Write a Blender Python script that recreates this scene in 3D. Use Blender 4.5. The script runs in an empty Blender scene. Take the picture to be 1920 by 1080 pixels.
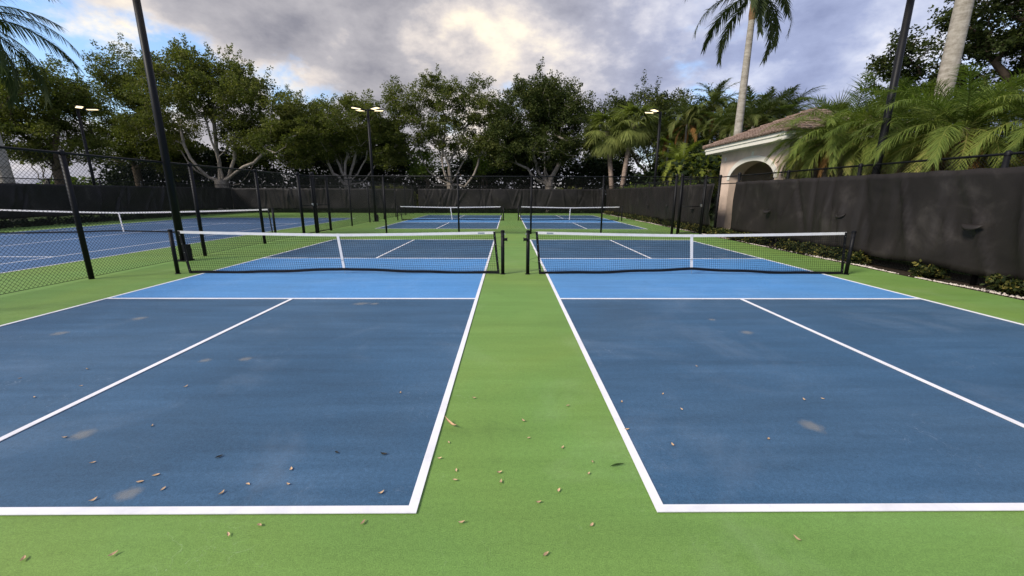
import bpy, math, random
import numpy as np
from mathutils import Vector, Matrix, Euler
PI = math.pi
R = math.radians
SC = bpy.context.scene
COL = SC.collection
random.seed(7)

# ------------------------------------------------------------------ camera
FPX, PITCH, YAW, ROLL, CAMZ = 751.70, 0.2295, 0.0095, 0.0029, 1.685
_cp, _sp, _cy, _sy = math.cos(PITCH), math.sin(PITCH), math.cos(YAW), math.sin(YAW)
FW = np.array([_sy*_cp, _cy*_cp, -_sp]); RT = np.array([_cy, -_sy, 0.]); UP = np.cross(RT, FW)
_c, _s = math.cos(ROLL), math.sin(ROLL)
RT, UP = _c*RT + _s*UP, _c*UP - _s*RT
cam = bpy.data.cameras.new('camera'); camo = bpy.data.objects.new('camera', cam); COL.objects.link(camo)
cam.sensor_width = 36; cam.lens = FPX*36/1920; cam.clip_start = .05; cam.clip_end = 3000
M4 = Matrix.Identity(4)
for i in range(3):
    M4[i][0], M4[i][1], M4[i][2] = RT[i], UP[i], -FW[i]
M4[2][3] = CAMZ
camo.matrix_world = M4
SC.camera = camo
def ray(px, py): return FW + RT*(px-960)/FPX - UP*(py-540)/FPX
def atY(px, py, Y):
    d = ray(px, py); return np.array([0, 0, CAMZ]) + d*Y/d[1]
def atX(px, py, X):
    d = ray(px, py); return np.array([0, 0, CAMZ]) + d*X/d[0]
def gnd(px, py, z=0.):
    d = ray(px, py); return np.array([0, 0, CAMZ]) + d*(z-CAMZ)/d[2]

# ------------------------------------------------------------------ sky, sun, exposure
SUN_EL, SUN_AZ = R(40), R(-122)          # azimuth measured from +Y towards +X
w = bpy.data.worlds.new('World'); SC.world = w; w.use_nodes = True
nt = w.node_tree; nt.nodes.clear()
def N(tree, t, **k):
    n = tree.nodes.new(t)
    for a, v in k.items(): setattr(n, a, v)
    return n
def L(tree, a, b): tree.links.new(a, b)
def math_n(tree, op, a, b=None, clamp=False):
    n = N(tree, 'ShaderNodeMath', operation=op, use_clamp=clamp)
    for i, v in enumerate((a, b)):
        if v is None: continue
        if isinstance(v, (int, float)): n.inputs[i].default_value = v
        else: L(tree, v, n.inputs[i])
    return n.outputs[0]
def ramp(tree, fac, stops, interp='LINEAR'):
    n = N(tree, 'ShaderNodeValToRGB'); n.color_ramp.interpolation = interp
    e = n.color_ramp.elements
    while len(e) < len(stops): e.new(.5)
    for i, (p, c) in enumerate(stops):
        e[i].position = p; e[i].color = (*c, 1) if len(c) == 3 else c
    L(tree, fac, n.inputs[0]); return n.outputs[0]
def mixc(tree, f, a, b, mode='MIX'):
    n = N(tree, 'ShaderNodeMix', data_type='RGBA', blend_type=mode)
    for i, v in ((0, f), (6, a), (7, b)):
        if isinstance(v, (int, float)): n.inputs[i].default_value = v
        elif isinstance(v, tuple): n.inputs[i].default_value = (*v, 1) if len(v) == 3 else v
        else: L(tree, v, n.inputs[i])
    return n.outputs[2]
sky = N(nt, 'ShaderNodeTexSky', sky_type='NISHITA', sun_disc=False)
sky.sun_elevation = SUN_EL; sky.sun_rotation = SUN_AZ; sky.air_density = 1.1; sky.dust_density = .6
tc = N(nt, 'ShaderNodeTexCoord')
sep = N(nt, 'ShaderNodeSeparateXYZ'); L(nt, tc.outputs['Generated'], sep.inputs[0])
zz = math_n(nt, 'ADD', math_n(nt, 'MAXIMUM', sep.outputs[2], 0.0), .40)
cx = math_n(nt, 'DIVIDE', sep.outputs[0], zz); cyy = math_n(nt, 'DIVIDE', sep.outputs[1], zz)
plane = N(nt, 'ShaderNodeCombineXYZ'); L(nt, cx, plane.inputs[0]); L(nt, cyy, plane.inputs[1])
comb = N(nt, 'ShaderNodeVectorMath', operation='MULTIPLY_ADD')      # mostly puffs on the dome, partly a flat layer
flat_ = N(nt, 'ShaderNodeVectorMath', operation='MULTIPLY'); L(nt, tc.outputs['Generated'], flat_.inputs[0]); flat_.inputs[1].default_value = (2.0, 2.0, 4.2)
L(nt, plane.outputs[0], comb.inputs[0]); comb.inputs[1].default_value = (.35, .35, .35); L(nt, flat_.outputs[0], comb.inputs[2])
def noise(tree, vec, scale, detail=6, rough=.55, dist=0., off=(0, 0, 0), stretch=(1, 1, 1)):
    mp = N(tree, 'ShaderNodeMapping'); L(tree, vec, mp.inputs[0])
    mp.inputs['Location'].default_value = off; mp.inputs['Scale'].default_value = stretch
    n = N(tree, 'ShaderNodeTexNoise'); L(tree, mp.outputs[0], n.inputs['Vector'])
    n.inputs['Scale'].default_value = scale; n.inputs['Detail'].default_value = detail
    n.inputs['Roughness'].default_value = rough; n.inputs['Distortion'].default_value = dist
    return n.outputs[0]
SKY_OFF = (21.5, 3.3, 9.7)
def dirmask(px, py, r0, r1):
    d = ray(px, py); d = d/np.linalg.norm(d)
    vm = N(nt, 'ShaderNodeVectorMath', operation='DOT_PRODUCT')
    nm = N(nt, 'ShaderNodeVectorMath', operation='NORMALIZE'); L(nt, tc.outputs['Generated'], nm.inputs[0])
    L(nt, nm.outputs[0], vm.inputs[0]); vm.inputs[1].default_value = tuple(d)
    mr = N(nt, 'ShaderNodeMapRange', interpolation_type='SMOOTHSTEP'); L(nt, vm.outputs['Value'], mr.inputs[0])
    mr.inputs[1].default_value = math.cos(R(r1)); mr.inputs[2].default_value = math.cos(R(r0))
    return mr.outputs[0]
big = noise(nt, comb.outputs[0], 1.0, 10, .58, .1, off=SKY_OFF)
fine = noise(nt, comb.outputs[0], 3.2, 10, .57, .15, off=(7.3, 2.2, 1.1))
shade = noise(nt, comb.outputs[0], 1.25, 10, .60, .15, off=(13.4, 5.2, 2.0))
dens = math_n(nt, 'ADD', math_n(nt, 'MULTIPLY', big, .66), math_n(nt, 'MULTIPLY', fine, .34))
gaps = math_n(nt, 'ADD', math_n(nt, 'MULTIPLY', dirmask(200, 90, 1, 10), .10),
              math_n(nt, 'ADD', math_n(nt, 'MULTIPLY', dirmask(1345, 95, 1, 9), .09), math_n(nt, 'SUBTRACT', math_n(nt, 'MULTIPLY', dirmask(585, 165, 1, 7), .11), math_n(nt, 'MULTIPLY', dirmask(1085, 45, 2, 10), .13))))
dens = math_n(nt, 'SUBTRACT', math_n(nt, 'ADD', dens, .075), gaps)
cover = ramp(nt, dens, [(.42, (0, 0, 0)), (.53, (1, 1, 1))], 'EASE')
edge = ramp(nt, dens, [(.44, (1, 1, 1)), (.60, (0, 0, 0))], 'EASE')       # thin cloud margins let more light through
warm = dirmask(620, 120, 10, 50)
lum = math_n(nt, 'ADD', math_n(nt, 'MULTIPLY', shade, .62), math_n(nt, 'MULTIPLY', fine, .38))
lum = math_n(nt, 'ADD', lum, math_n(nt, 'ADD', math_n(nt, 'SUBTRACT', math_n(nt, 'MULTIPLY', dirmask(910, 90, 1, 13), .05), math_n(nt, 'MULTIPLY', dirmask(640, -30, 3, 26), .045)), math_n(nt, 'MULTIPLY', edge, .10)))
ccool = ramp(nt, lum, [(.36, (1.25, 1.5, 2.6)), (.50, (2.4, 2.75, 4.1)), (.57, (3.7, 4.0, 5.1)), (.65, (5.9, 5.8, 6.0))])
cwarm = ramp(nt, lum, [(.36, (1.7, 1.7, 2.0)), (.50, (3.0, 2.9, 3.1)), (.57, (4.7, 4.3, 4.1)), (.65, (7.0, 6.2, 4.9))])
ccol = mixc(nt, warm, ccool, cwarm)
skyb = mixc(nt, 1.0, sky.outputs[0], (1.0, 1.12, 1.3), 'MULTIPLY')
wcol = mixc(nt, cover, skyb, ccol)
bg = N(nt, 'ShaderNodeBackground'); bg.inputs[1].default_value = .1
wo = N(nt, 'ShaderNodeOutputWorld'); L(nt, wcol, bg.inputs[0]); L(nt, bg.outputs[0], wo.inputs[0])

sl = bpy.data.lights.new('sun', 'SUN'); sl.energy = 2.3; sl.angle = R(14); sl.color = (1, .93, .84)
so = bpy.data.objects.new('sun', sl); COL.objects.link(so)
sd = Vector((math.sin(SUN_AZ)*math.cos(SUN_EL), math.cos(SUN_AZ)*math.cos(SUN_EL), math.sin(SUN_EL)))
so.rotation_euler = sd.to_track_quat('Z', 'Y').to_euler()
vs = SC.view_settings; vs.view_transform = 'Standard'; vs.look = 'None'; vs.gamma = 1; vs.exposure = .8
vs.use_curve_mapping = False

# ------------------------------------------------------------------ materials
def new_mat(name):
    m = bpy.data.materials.new(name); m.use_nodes = True
    t = m.node_tree; b = t.nodes['Principled BSDF']
    return m, t, b
def plain(name, col, rough=.6, spec=.3, metal=0., var=.15, scale=8., bump=0., bscale=40.):
    m, t, b = new_mat(name)
    g = N(t, 'ShaderNodeNewGeometry')
    n = noise(t, g.outputs['Position'], scale, 5, .6)
    lo = tuple(c*(1-var) for c in col); hi = tuple(min(1, c*(1+var)) for c in col)
    L(t, ramp(t, n, [(.3, lo), (.7, hi)]), b.inputs['Base Color'])
    b.inputs['Roughness'].default_value = rough; b.inputs['Specular IOR Level'].default_value = spec
    b.inputs['Metallic'].default_value = metal
    if bump:
        n2 = noise(t, g.outputs['Position'], bscale, 4, .6)
        bp = N(t, 'ShaderNodeBump'); bp.inputs['Strength'].default_value = bump; bp.inputs['Distance'].default_value = .01
        L(t, n2, bp.inputs['Height']); L(t, bp.outputs[0], b.inputs['Normal'])
    return m
def acrylic(name, col, streak=.16, wear=(.55, .6, .6), wearamt=.1):
    m, t, b = new_mat(name)
    g = N(t, 'ShaderNodeNewGeometry'); P = g.outputs['Position']
    st = noise(t, P, 1.0, 5, .6, .3, stretch=(.35, 3.2, 1))
    st2 = noise(t, P, 3.0, 5, .65, .2, off=(5, 2, 0), stretch=(.3, 2.6, 1))
    bl = noise(t, P, .45, 5, .55, .6, off=(2, 9, 0))
    gr = noise(t, P, 160, 3, .7)
    gr2 = noise(t, P, 38, 4, .7)
    f = math_n(t, 'ADD', math_n(t, 'MULTIPLY', st, .4), math_n(t, 'ADD', math_n(t, 'MULTIPLY', st2, .25), math_n(t, 'MULTIPLY', bl, .35)))
    c1 = ramp(t, f, [(.36, tuple(c*(1-streak) for c in col)), (.5, col), (.64, tuple(min(1, c*(1+streak*.9)+.008) for c in col))])
    hue = ramp(t, noise(t, P, .32, 4, .6, .8, off=(6, 3, 0)), [(.38, (1.22, 1.02, .92)), (.5, (1, 1, 1)), (.62, (.84, 1.0, 1.06))])
    c1 = mixc(t, .35, c1, hue, 'MULTIPLY')
    sm = ramp(t, noise(t, P, 1.7, 6, .7, 1.2, off=(3, 3, 3)), [(.60, (1, 1, 1)), (.74, (.80, .80, .80))])
    c1 = mixc(t, .8, c1, sm, 'MULTIPLY')
    spk = ramp(t, gr, [(.3, (.55, .55, .55)), (.5, (1, 1, 1)), (.72, (1.45, 1.45, 1.45))])
    c2 = mixc(t, .75, c1, spk, 'MULTIPLY')
    spk2 = ramp(t, gr2, [(.3, (.80, .80, .80)), (.7, (1.2, 1.2, 1.2))])
    c2 = mixc(t, .6, c2, spk2, 'MULTIPLY')
    # thin scuffs and dusty patches
    sc = noise(t, P, 2.2, 3, .5, 2.5, off=(4, 4, 0))
    line = ramp(t, math_n(t, 'ABSOLUTE', math_n(t, 'SUBTRACT', sc, .5)), [(.0, (1, 1, 1)), (.004, (0, 0, 0))])
    brk = ramp(t, noise(t, P, 1.3, 3, .5, off=(8, 1, 0)), [(.55, (0, 0, 0)), (.68, (1, 1, 1))])
    du = ramp(t, noise(t, P, .8, 6, .65, .5, off=(1, 7, 3)), [(.54, (0, 0, 0)), (.75, (1, 1, 1))])
    fw_ = math_n(t, 'ADD', math_n(t, 'MULTIPLY', math_n(t, 'MULTIPLY', line, brk), .34), math_n(t, 'MULTIPLY', du, wearamt), True)
    c3 = mixc(t, fw_, c2, wear)
    L(t, c3, b.inputs['Base Color'])
    b.inputs['Roughness'].default_value = .62; b.inputs['Specular IOR Level'].default_value = .32
    bp = N(t, 'ShaderNodeBump'); bp.inputs['Strength'].default_value = .35; bp.inputs['Distance'].default_value = .004
    L(t, gr, bp.inputs['Height']); L(t, bp.outputs[0], b.inputs['Normal'])
    return m
MAT = {}
MAT['green'] = acrylic('green_acrylic', (.155, .268, .056), .13, (.42, .52, .3), .14)
MAT['dblue'] = acrylic('dark_blue_acrylic', (.044, .102, .175), .24, (.35, .42, .5), .12)
MAT['lblue'] = acrylic('light_blue_acrylic', (.085, .25, .50), .13, (.4, .55, .75), .10)
MAT['tblue'] = acrylic('tennis_blue_acrylic', (.066, .135, .255), .14, (.35, .42, .5), .12)
def line_mat():
    m, t, b = new_mat('white_line_paint'); g = N(t, 'ShaderNodeNewGeometry'); P = g.outputs['Position']
    c = ramp(t, noise(t, P, 3, 6, .7, .4), [(.3, (.70, .68, .68)), (.5, (.80, .78, .78)), (.7, (.83, .82, .82))])
    d = ramp(t, noise(t, P, 42, 5, .75), [(.58, (0, 0, 0)), (.74, (1, 1, 1))])
    e_ = ramp(t, noise(t, P, 5, 5, .7, off=(2, 2, 2)), [(.5, (0, 0, 0)), (.7, (1, 1, 1))])
    L(t, mixc(t, math_n(t, 'MULTIPLY', math_n(t, 'MULTIPLY', d, e_), .6), c, (.36, .36, .37)), b.inputs['Base Color'])
    b.inputs['Roughness'].default_value = .6; b.inputs['Specular IOR Level'].default_value = .3
    bp = N(t, 'ShaderNodeBump'); bp.inputs['Strength'].default_value = .3; bp.inputs['Distance'].default_value = .004
    L(t, noise(t, P, 160, 3, .7), bp.inputs['Height']); L(t, bp.outputs[0], b.inputs['Normal'])
    return m
MAT['line'] = line_mat()
MAT['grass'] = plain('grass_ground', (.05, .075, .022), .9, .1, var=.5, scale=3, bump=.6, bscale=20)
MAT['soil'] = plain('mulch_soil', (.035, .026, .018), .95, .1, var=.5, scale=14, bump=1, bscale=40)
MAT['black'] = plain('black_powder_coat', (.006, .006, .007), .5, .2, var=.25, scale=6)
MAT['wire'] = plain('black_vinyl_wire', (.008, .009, .008), .6, .2, var=.2)
MAT['net'] = plain('black_net_cord', (.008, .008, .010), .85, .1, var=.2)
MAT['band'] = plain('black_vinyl_band', (.008, .008, .010), .6, .2, var=.3, scale=20)
MAT['tape'] = plain('white_vinyl_tape', (.78, .75, .73), .55, .3, var=.07, scale=12)
MAT['steel'] = plain('galvanised_steel', (.5, .5, .48), .35, .5, metal=.8, var=.15)
MAT['label'] = plain('grey_print', (.28, .31, .36), .5, .3, var=.4, scale=60)
MAT['stucco'] = plain('peach_stucco', (.68, .53, .42), .9, .15, var=.16, scale=1.6, bump=.5, bscale=60)
MAT['trim'] = plain('cream_trim', (.74, .70, .60), .7, .25, var=.05, scale=6)
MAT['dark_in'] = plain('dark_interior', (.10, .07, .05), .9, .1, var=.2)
MAT['pebble'] = plain('white_pebble', (.62, .54, .46), .8, .25, var=.35, scale=12)
MAT['bark'] = plain('pale_bark', (.31, .265, .215), .9, .1, var=.4, scale=5, bump=.8, bscale=12)
MAT['darkbark'] = plain('dark_bark', (.12, .09, .065), .9, .1, var=.4, scale=5, bump=.8, bscale=12)
MAT['dryleaf'] = plain('dry_leaf', (.50, .34, .20), .8, .15, var=.6, scale=25)
MAT['darkleaf'] = plain('dark_dry_leaf', (.03, .028, .022), .8, .15, var=.5, scale=25)
MAT['greensliver'] = plain('green_leaf_sliver', (.06, .11, .03), .7, .2, var=.4, scale=25)
def screen_mat():
    m, t, b = new_mat('black_windscreen_fabric')
    g = N(t, 'ShaderNodeNewGeometry'); P = g.outputs['Position']
    a = noise(t, P, 1.2, 6, .6, .5); c = noise(t, P, 90, 2, .5)
    c1 = ramp(t, a, [(.3, (.012, .0098, .0088)), (.58, (.021, .0175, .0155)), (.70, (.042, .036, .032)), (.8, (.075, .067, .06))])
    L(t, mixc(t, .5, c1, ramp(t, c, [(.3, (.7, .7, .7)), (.7, (1.25, 1.25, 1.25))]), 'MULTIPLY'), b.inputs['Base Color'])
    b.inputs['Roughness'].default_value = .55; b.inputs['Specular IOR Level'].default_value = .25
    return m
MAT['screen'] = screen_mat()
def roof_mat():
    m, t, b = new_mat('brown_roof_tile')
    g = N(t, 'ShaderNodeNewGeometry'); P = g.outputs['Position']
    a = noise(t, P, 6, 4, .7)
    L(t, ramp(t, a, [(.3, (.10, .065, .045)), (.5, (.19, .125, .09)), (.7, (.30, .215, .165))]), b.inputs['Base Color'])
    b.inputs['Roughness'].default_value = .85
    return m
MAT['roof'] = roof_mat()
def trunk_mat(name, lo, hi, ring=9.):
    m, t, b = new_mat(name)
    g = N(t, 'ShaderNodeNewGeometry'); P = g.outputs['Position']
    n = noise(t, P, 7, 6, .7); wv = noise(t, P, 1.0, 3, .6, .3, stretch=(1.2, 1.2, ring))
    f = math_n(t, 'ADD', math_n(t, 'MULTIPLY', n, .55), math_n(t, 'MULTIPLY', wv, .45))
    L(t, ramp(t, f, [(.36, lo), (.62, hi)]), b.inputs['Base Color']); b.inputs['Roughness'].default_value = .9
    bp = N(t, 'ShaderNodeBump'); bp.inputs['Strength'].default_value = .6; bp.inputs['Distance'].default_value = .03
    L(t, f, bp.inputs['Height']); L(t, bp.outputs[0], b.inputs['Normal'])
    return m
MAT['royal'] = trunk_mat('grey_palm_trunk', (.22, .19, .145), (.46, .42, .35))
MAT['sabaltrunk'] = trunk_mat('brown_fibrous_palm_trunk', (.13, .085, .06), (.42, .32, .25), 16)
MAT['crownshaft'] = trunk_mat('red_brown_crownshaft', (.16, .075, .035), (.25, .17, .07), 3)
def leaf_mat(name, stops, trans=.3, rough=.6, spec=.12):
    m, t, b = new_mat(name)
    at = N(t, 'ShaderNodeAttribute', attribute_name='tint')
    oi = N(t, 'ShaderNodeObjectInfo')
    f = math_n(t, 'ADD', at.outputs['Fac'], math_n(t, 'MULTIPLY', math_n(t, 'SUBTRACT', oi.outputs['Random'], .5), .22), True)
    c = ramp(t, f, stops)
    L(t, c, b.inputs['Base Color']); b.inputs['Roughness'].default_value = rough; b.inputs['Specular IOR Level'].default_value = spec
    tr = N(t, 'ShaderNodeBsdfTranslucent')
    L(t, mixc(t, 1., c, (1.25, 1.35, .7), 'MULTIPLY'), tr.inputs[0])
    mx = N(t, 'ShaderNodeMixShader'); mx.inputs[0].default_value = trans
    L(t, b.outputs[0], mx.inputs[1]); L(t, tr.outputs[0], mx.inputs[2])
    L(t, mx.outputs[0], t.nodes['Material Output'].inputs[0])
    return m
MAT['oak'] = leaf_mat('oak_foliage', [(0, (.042, .058, .013)), (.5, (.108, .128, .028)), (1, (.20, .20, .05))], .38)
MAT['dense'] = leaf_mat('dense_dark_foliage', [(0, (.021, .033, .010)), (.6, (.056, .074, .018)), (1, (.125, .135, .035))], .26)
MAT['thicket'] = leaf_mat('shaded_thicket_foliage', [(0, (.010, .018, .007)), (.7, (.022, .036, .011)), (1, (.05, .07, .02))], .15)  # leaf colours kept near black: shade under the trees is put into the colour
MAT['lime'] = leaf_mat('lime_foliage', [(0, (.07, .11, .018)), (.5, (.14, .2, .03)), (1, (.24, .28, .06))], .35)
MAT['pinnate'] = leaf_mat('date_palm_fronds', [(0, (.07, .105, .022)), (.5, (.15, .20, .04)), (.85, (.25, .27, .065)), (1, (.34, .30, .10))], .34)
MAT['brightp'] = leaf_mat('bright_palm_fronds', [(0, (.10, .13, .02)), (.5, (.18, .22, .035)), (1, (.32, .33, .07))], .35)
MAT['darkp'] = leaf_mat('dark_palm_fronds', [(0, (.025, .04, .014)), (.5, (.05, .072, .024)), (1, (.10, .12, .045))], .25)
MAT['areca'] = leaf_mat('areca_fronds', [(0, (.05, .075, .02)), (.6, (.11, .135, .035)), (1, (.20, .19, .06))], .3)
MAT['brownp'] = leaf_mat('dead_brown_fronds', [(0, (.13, .065, .02)), (.5, (.24, .125, .04)), (1, (.34, .21, .08))], .25)
MAT['sabal'] = leaf_mat('fan_palm_fronds', [(0, (.08, .105, .025)), (.5, (.165, .20, .05)), (1, (.28, .30, .09))], .32)
MAT['cover'] = leaf_mat('ground_cover_leaves', [(0, (.012, .02, .007)), (.55, (.035, .048, .014)), (.8, (.12, .115, .028)), (1, (.28, .23, .06))], .2)
def lamp_mat():
    m, t, b = new_mat('lit_lamp_panel')
    b.inputs['Emission Color'].default_value = (1, .78, .46, 1); b.inputs['Emission Strength'].default_value = 1.25
    g = N(t, 'ShaderNodeNewGeometry')
    L(t, ramp(t, noise(t, g.outputs['Position'], 20), [(.3, (.8, .78, .7)), (.7, (.9, .88, .8))]), b.inputs['Base Color'])
    return m
MAT['lamp'] = lamp_mat()
def stain_mat(name, col, amt):
    m, t, b = new_mat(name)
    tcn = N(t, 'ShaderNodeTexCoord'); g = N(t, 'ShaderNodeNewGeometry')
    ln = N(t, 'ShaderNodeVectorMath', operation='LENGTH'); L(t, tcn.outputs['Object'], ln.inputs[0])
    n = noise(t, g.outputs['Position'], 14, 5, .7)
    f = math_n(t, 'SUBTRACT', math_n(t, 'ADD', n, .35), ln.outputs['Value'])
    a = ramp(t, f, [(.0, (0, 0, 0)), (.55, (amt, amt, amt))])
    b.inputs['Base Color'].default_value = (*col, 1); b.inputs['Roughness'].default_value = .7
    L(t, a, b.inputs['Alpha'])
    return m
MAT['stain'] = stain_mat('dried_mud_stain', (.42, .39, .33), .30)

# ------------------------------------------------------------------ mesh helpers
class MB:
    def __init__(s): s.v = []; s.f = []; s.n = 0
    def add(s, v, f):
        s.v.extend(v); s.f.extend([tuple(i+s.n for i in q) for q in f]); s.n += len(v)
    def box(s, a, b):
        (x0, y0, z0), (x1, y1, z1) = a, b
        s.add([(x0,y0,z0),(x1,y0,z0),(x1,y1,z0),(x0,y1,z0),(x0,y0,z1),(x1,y0,z1),(x1,y1,z1),(x0,y1,z1)],
              [(0,3,2,1),(4,5,6,7),(0,1,5,4),(1,2,6,5),(2,3,7,6),(3,0,4,7)])
    def tube(s, pts, rad, n=8, cap=True):
        pts = [np.array(p, float) for p in pts]
        rad = rad if hasattr(rad, '__len__') else [rad]*len(pts)
        vs_ = []; 
        for i, p in enumerate(pts):
            d = pts[min(i+1, len(pts)-1)] - pts[max(i-1, 0)]
            d = d/(np.linalg.norm(d)+1e-9)
            a = np.cross(d, [0, 0, 1.]) if abs(d[2]) < .9 else np.cross(d, [1., 0, 0])
            a /= np.linalg.norm(a); b = np.cross(d, a)
            for k in range(n):
                t = 2*PI*(k+.5)/n
                vs_.append(tuple(p + rad[i]*(math.cos(t)*a + math.sin(t)*b)))
        fs = []
        for i in range(len(pts)-1):
            for k in range(n):
                k2 = (k+1) % n
                fs.append((i*n+k, i*n+k2, (i+1)*n+k2, (i+1)*n+k))
        if cap:
            fs.append(tuple(range(n))[::-1]); fs.append(tuple((len(pts)-1)*n+k for k in range(n)))
        s.add(vs_, fs)
    def lathe(s, c, prof, n=12):
        vs_ = [(c[0]+r*math.cos(2*PI*k/n), c[1]+r*math.sin(2*PI*k/n), c[2]+z) for r, z in prof for k in range(n)]
        fs = [(i*n+k, i*n+(k+1) % n, (i+1)*n+(k+1) % n, (i+1)*n+k) for i in range(len(prof)-1) for k in range(n)]
        s.add(vs_, fs)
    def mesh(s, name):
        me = bpy.data.meshes.new(name); me.from_pydata(s.v, [], s.f); me.update(); return me
    def build(s, name, mat, parent=None, smooth=False):
        return link(name, s.mesh(name), mat, parent, smooth)
def link(name, me, mat, parent=None, smooth=False):
    o = bpy.data.objects.new(name, me); COL.objects.link(o)
    if mat and not me.materials: me.materials.append(MAT[mat])
    if parent is not None: o.parent = parent
    if smooth and len(me.polygons): me.polygons.foreach_set('use_smooth', [True]*len(me.polygons))
    return o
def np_mesh(name, V, Q, tint=None):
    V = np.asarray(V, np.float32); Q = np.asarray(Q, np.int32)
    me = bpy.data.meshes.new(name)
    me.vertices.add(len(V)); me.vertices.foreach_set('co', V.ravel())
    k = Q.shape[1]
    me.loops.add(Q.size); me.loops.foreach_set('vertex_index', Q.ravel())
    me.polygons.add(len(Q)); me.polygons.foreach_set('loop_start', np.arange(0, Q.size, k, dtype=np.int32))
    if tint is not None:
        a = me.attributes.new('tint', 'FLOAT', 'POINT'); a.data.foreach_set('value', np.asarray(tint, np.float32))
    me.update(calc_edges=True); return me
def empty(name, loc=(0, 0, 0), rz=0):
    o = bpy.data.objects.new(name, None); COL.objects.link(o); o.location = loc; o.rotation_euler = (0, 0, rz)
    o.empty_display_size = .2; return o
def tag(o, label=None, cat=None, group=None, kind=None):
    if label: o['label'] = label
    if cat: o['category'] = cat
    if group: o['group'] = group
    if kind: o['kind'] = kind
    return o
def sheet(name, x0, x1, y0, y1, z, mat, parent=None, th=.004):
    m = MB(); m.box((x0, y0, z-th), (x1, y1, z)); return m.build(name, mat, parent)

# ------------------------------------------------------------------ ground and courts
FX_L, FX_D, FX_R, FY_B, FY_C = -25.2, -8.4, 9.0, 37.6, 17.6     # fence lines
o = sheet('lawn', -400, 400, -200, 900, -.06, 'grass', th=.2); tag(o, kind='structure')
o = sheet('court_ground', FX_L, 8.52, -9, FY_B-.15, 0, 'green', th=.08); tag(o, kind='structure')
o = sheet('planting_bed', 8.52, 10.0, -9, FY_B-.15, -.004, 'soil', th=.07); tag(o, kind='structure')
CW, CL, KIT, LW = 6.096, 13.411, 2.134, .052
ZB, ZK, ZL = .004, .008, .012
def pickle_court(x0, y0, label):
    x1, y1 = x0+CW, y0+CL
    c = sheet('pickleball_court', x0+.02, x1-.02, y0+.02, y1-.02, ZB, 'dblue'); tag(c, label, kind='structure')
    n1, n2 = y0+CL/2-KIT, y0+CL/2+KIT
    sheet('kitchen_area', x0+.03, x1-.03, n1+.01, n2-.01, ZK, 'lblue', c)
    def ln(a, b, c_, d): sheet('court_line', a, b, c_, d, ZL, 'line', c, th=.005)
    ln(x0, x0+LW, y0, y1); ln(x1-LW, x1, y0, y1)
    ln(x0+LW, x1-LW, y0, y0+LW); ln(x0+LW, x1-LW, y1-LW, y1)
    ln(x0+LW, x1-LW, n1-LW/2, n1+LW/2); ln(x0+LW, x1-LW, n2-LW/2, n2+LW/2)
    xm = (x0+x1)/2
    ln(xm-LW/2, xm+LW/2, y0+LW, n1-LW/2); ln(xm-LW/2, xm+LW/2, n2+LW/2, y1-LW)
    return c
NX, NG, NY0 = .1563, 1.3047, 1.834
FXC, FG, FY0 = .1729, 1.4185, 20.11
ctl = pickle_court(NX-NG/2-CW, NY0, 'near left pickleball court with dark blue service boxes')
ctr = pickle_court(NX+NG/2, NY0, 'near right pickleball court with dark blue service boxes')
pickle_court(FXC-FG/2-CW, FY0, 'far left pickleball court beyond the cross fence')
pickle_court(FXC+FG/2, FY0, 'far right pickleball court beyond the cross fence')
TXR, TNY = -10.88, 17.25
TXL, TY0, TY1 = TXR-10.97, TNY-11.885, TNY+11.885
tcourt = sheet('tennis_court', TXL+.02, TXR-.02, TY0+.02, TY1-.02, ZB, 'tblue'); tag(tcourt, kind='structure')
def tl(a, b, c, d): sheet('court_line', a, b, c, d, ZK, 'line', tcourt, th=.004)
tl(TXR-LW, TXR, TY0, TY1); tl(TXL, TXL+LW, TY0, TY1)
tl(TXL+LW, TXR-LW, TY0, TY0+.08); tl(TXL+LW, TXR-LW, TY1-.08, TY1)
sxr, sxl = TXR-1.372, TXL+1.372
tl(sxr-LW, sxr, TY0+.08, TY1-.08); tl(sxl, sxl+LW, TY0+.08, TY1-.08)
for yy in (TNY-6.4, TNY+6.4): tl(sxl+LW, sxr-LW, yy-LW/2, yy+LW/2)
xm = (TXL+TXR)/2
tl(xm-LW/2, xm+LW/2, TNY-6.4+LW/2, TNY+6.4-LW/2)
# dried mud stains on the courts
def stain(px, py, rx, ry, court):
    p = gnd(px, py); rnd = random.Random(int(px*7+py))
    k = 18; m = MB()
    vs_ = [(0, 0, 0)] + [(math.cos(2*PI*i/k)*rnd.uniform(.8, 1.1), math.sin(2*PI*i/k)*rnd.uniform(.8, 1.1), 0) for i in range(k)]
    m.add(vs_, [(0, i+1, (i+1) % k+1) for i in range(k)])
    s_ = m.build('stain', 'stain', court); s_.location = (p[0], p[1], ZB+.0012); s_.scale = (rx*.8, ry*.8, 1)
    s_.rotation_euler = (0, 0, rnd.uniform(-.4, .4))
for a in [(242, 927, .12, .10), (155, 816, .12, .12), (262, 597.5, .16, .14), (112, 625.5, .15, .14), (677, 570, .22, .14), (702, 570, .12, .1),
          (385, 676.5, .1, .09), (460, 674, .12, .09)]: stain(*a, ctl)
for a in [(1523, 800, .13, .15), (1400, 624, .14, .12), (1335, 600, .09, .07)]: stain(*a, ctr)

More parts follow.
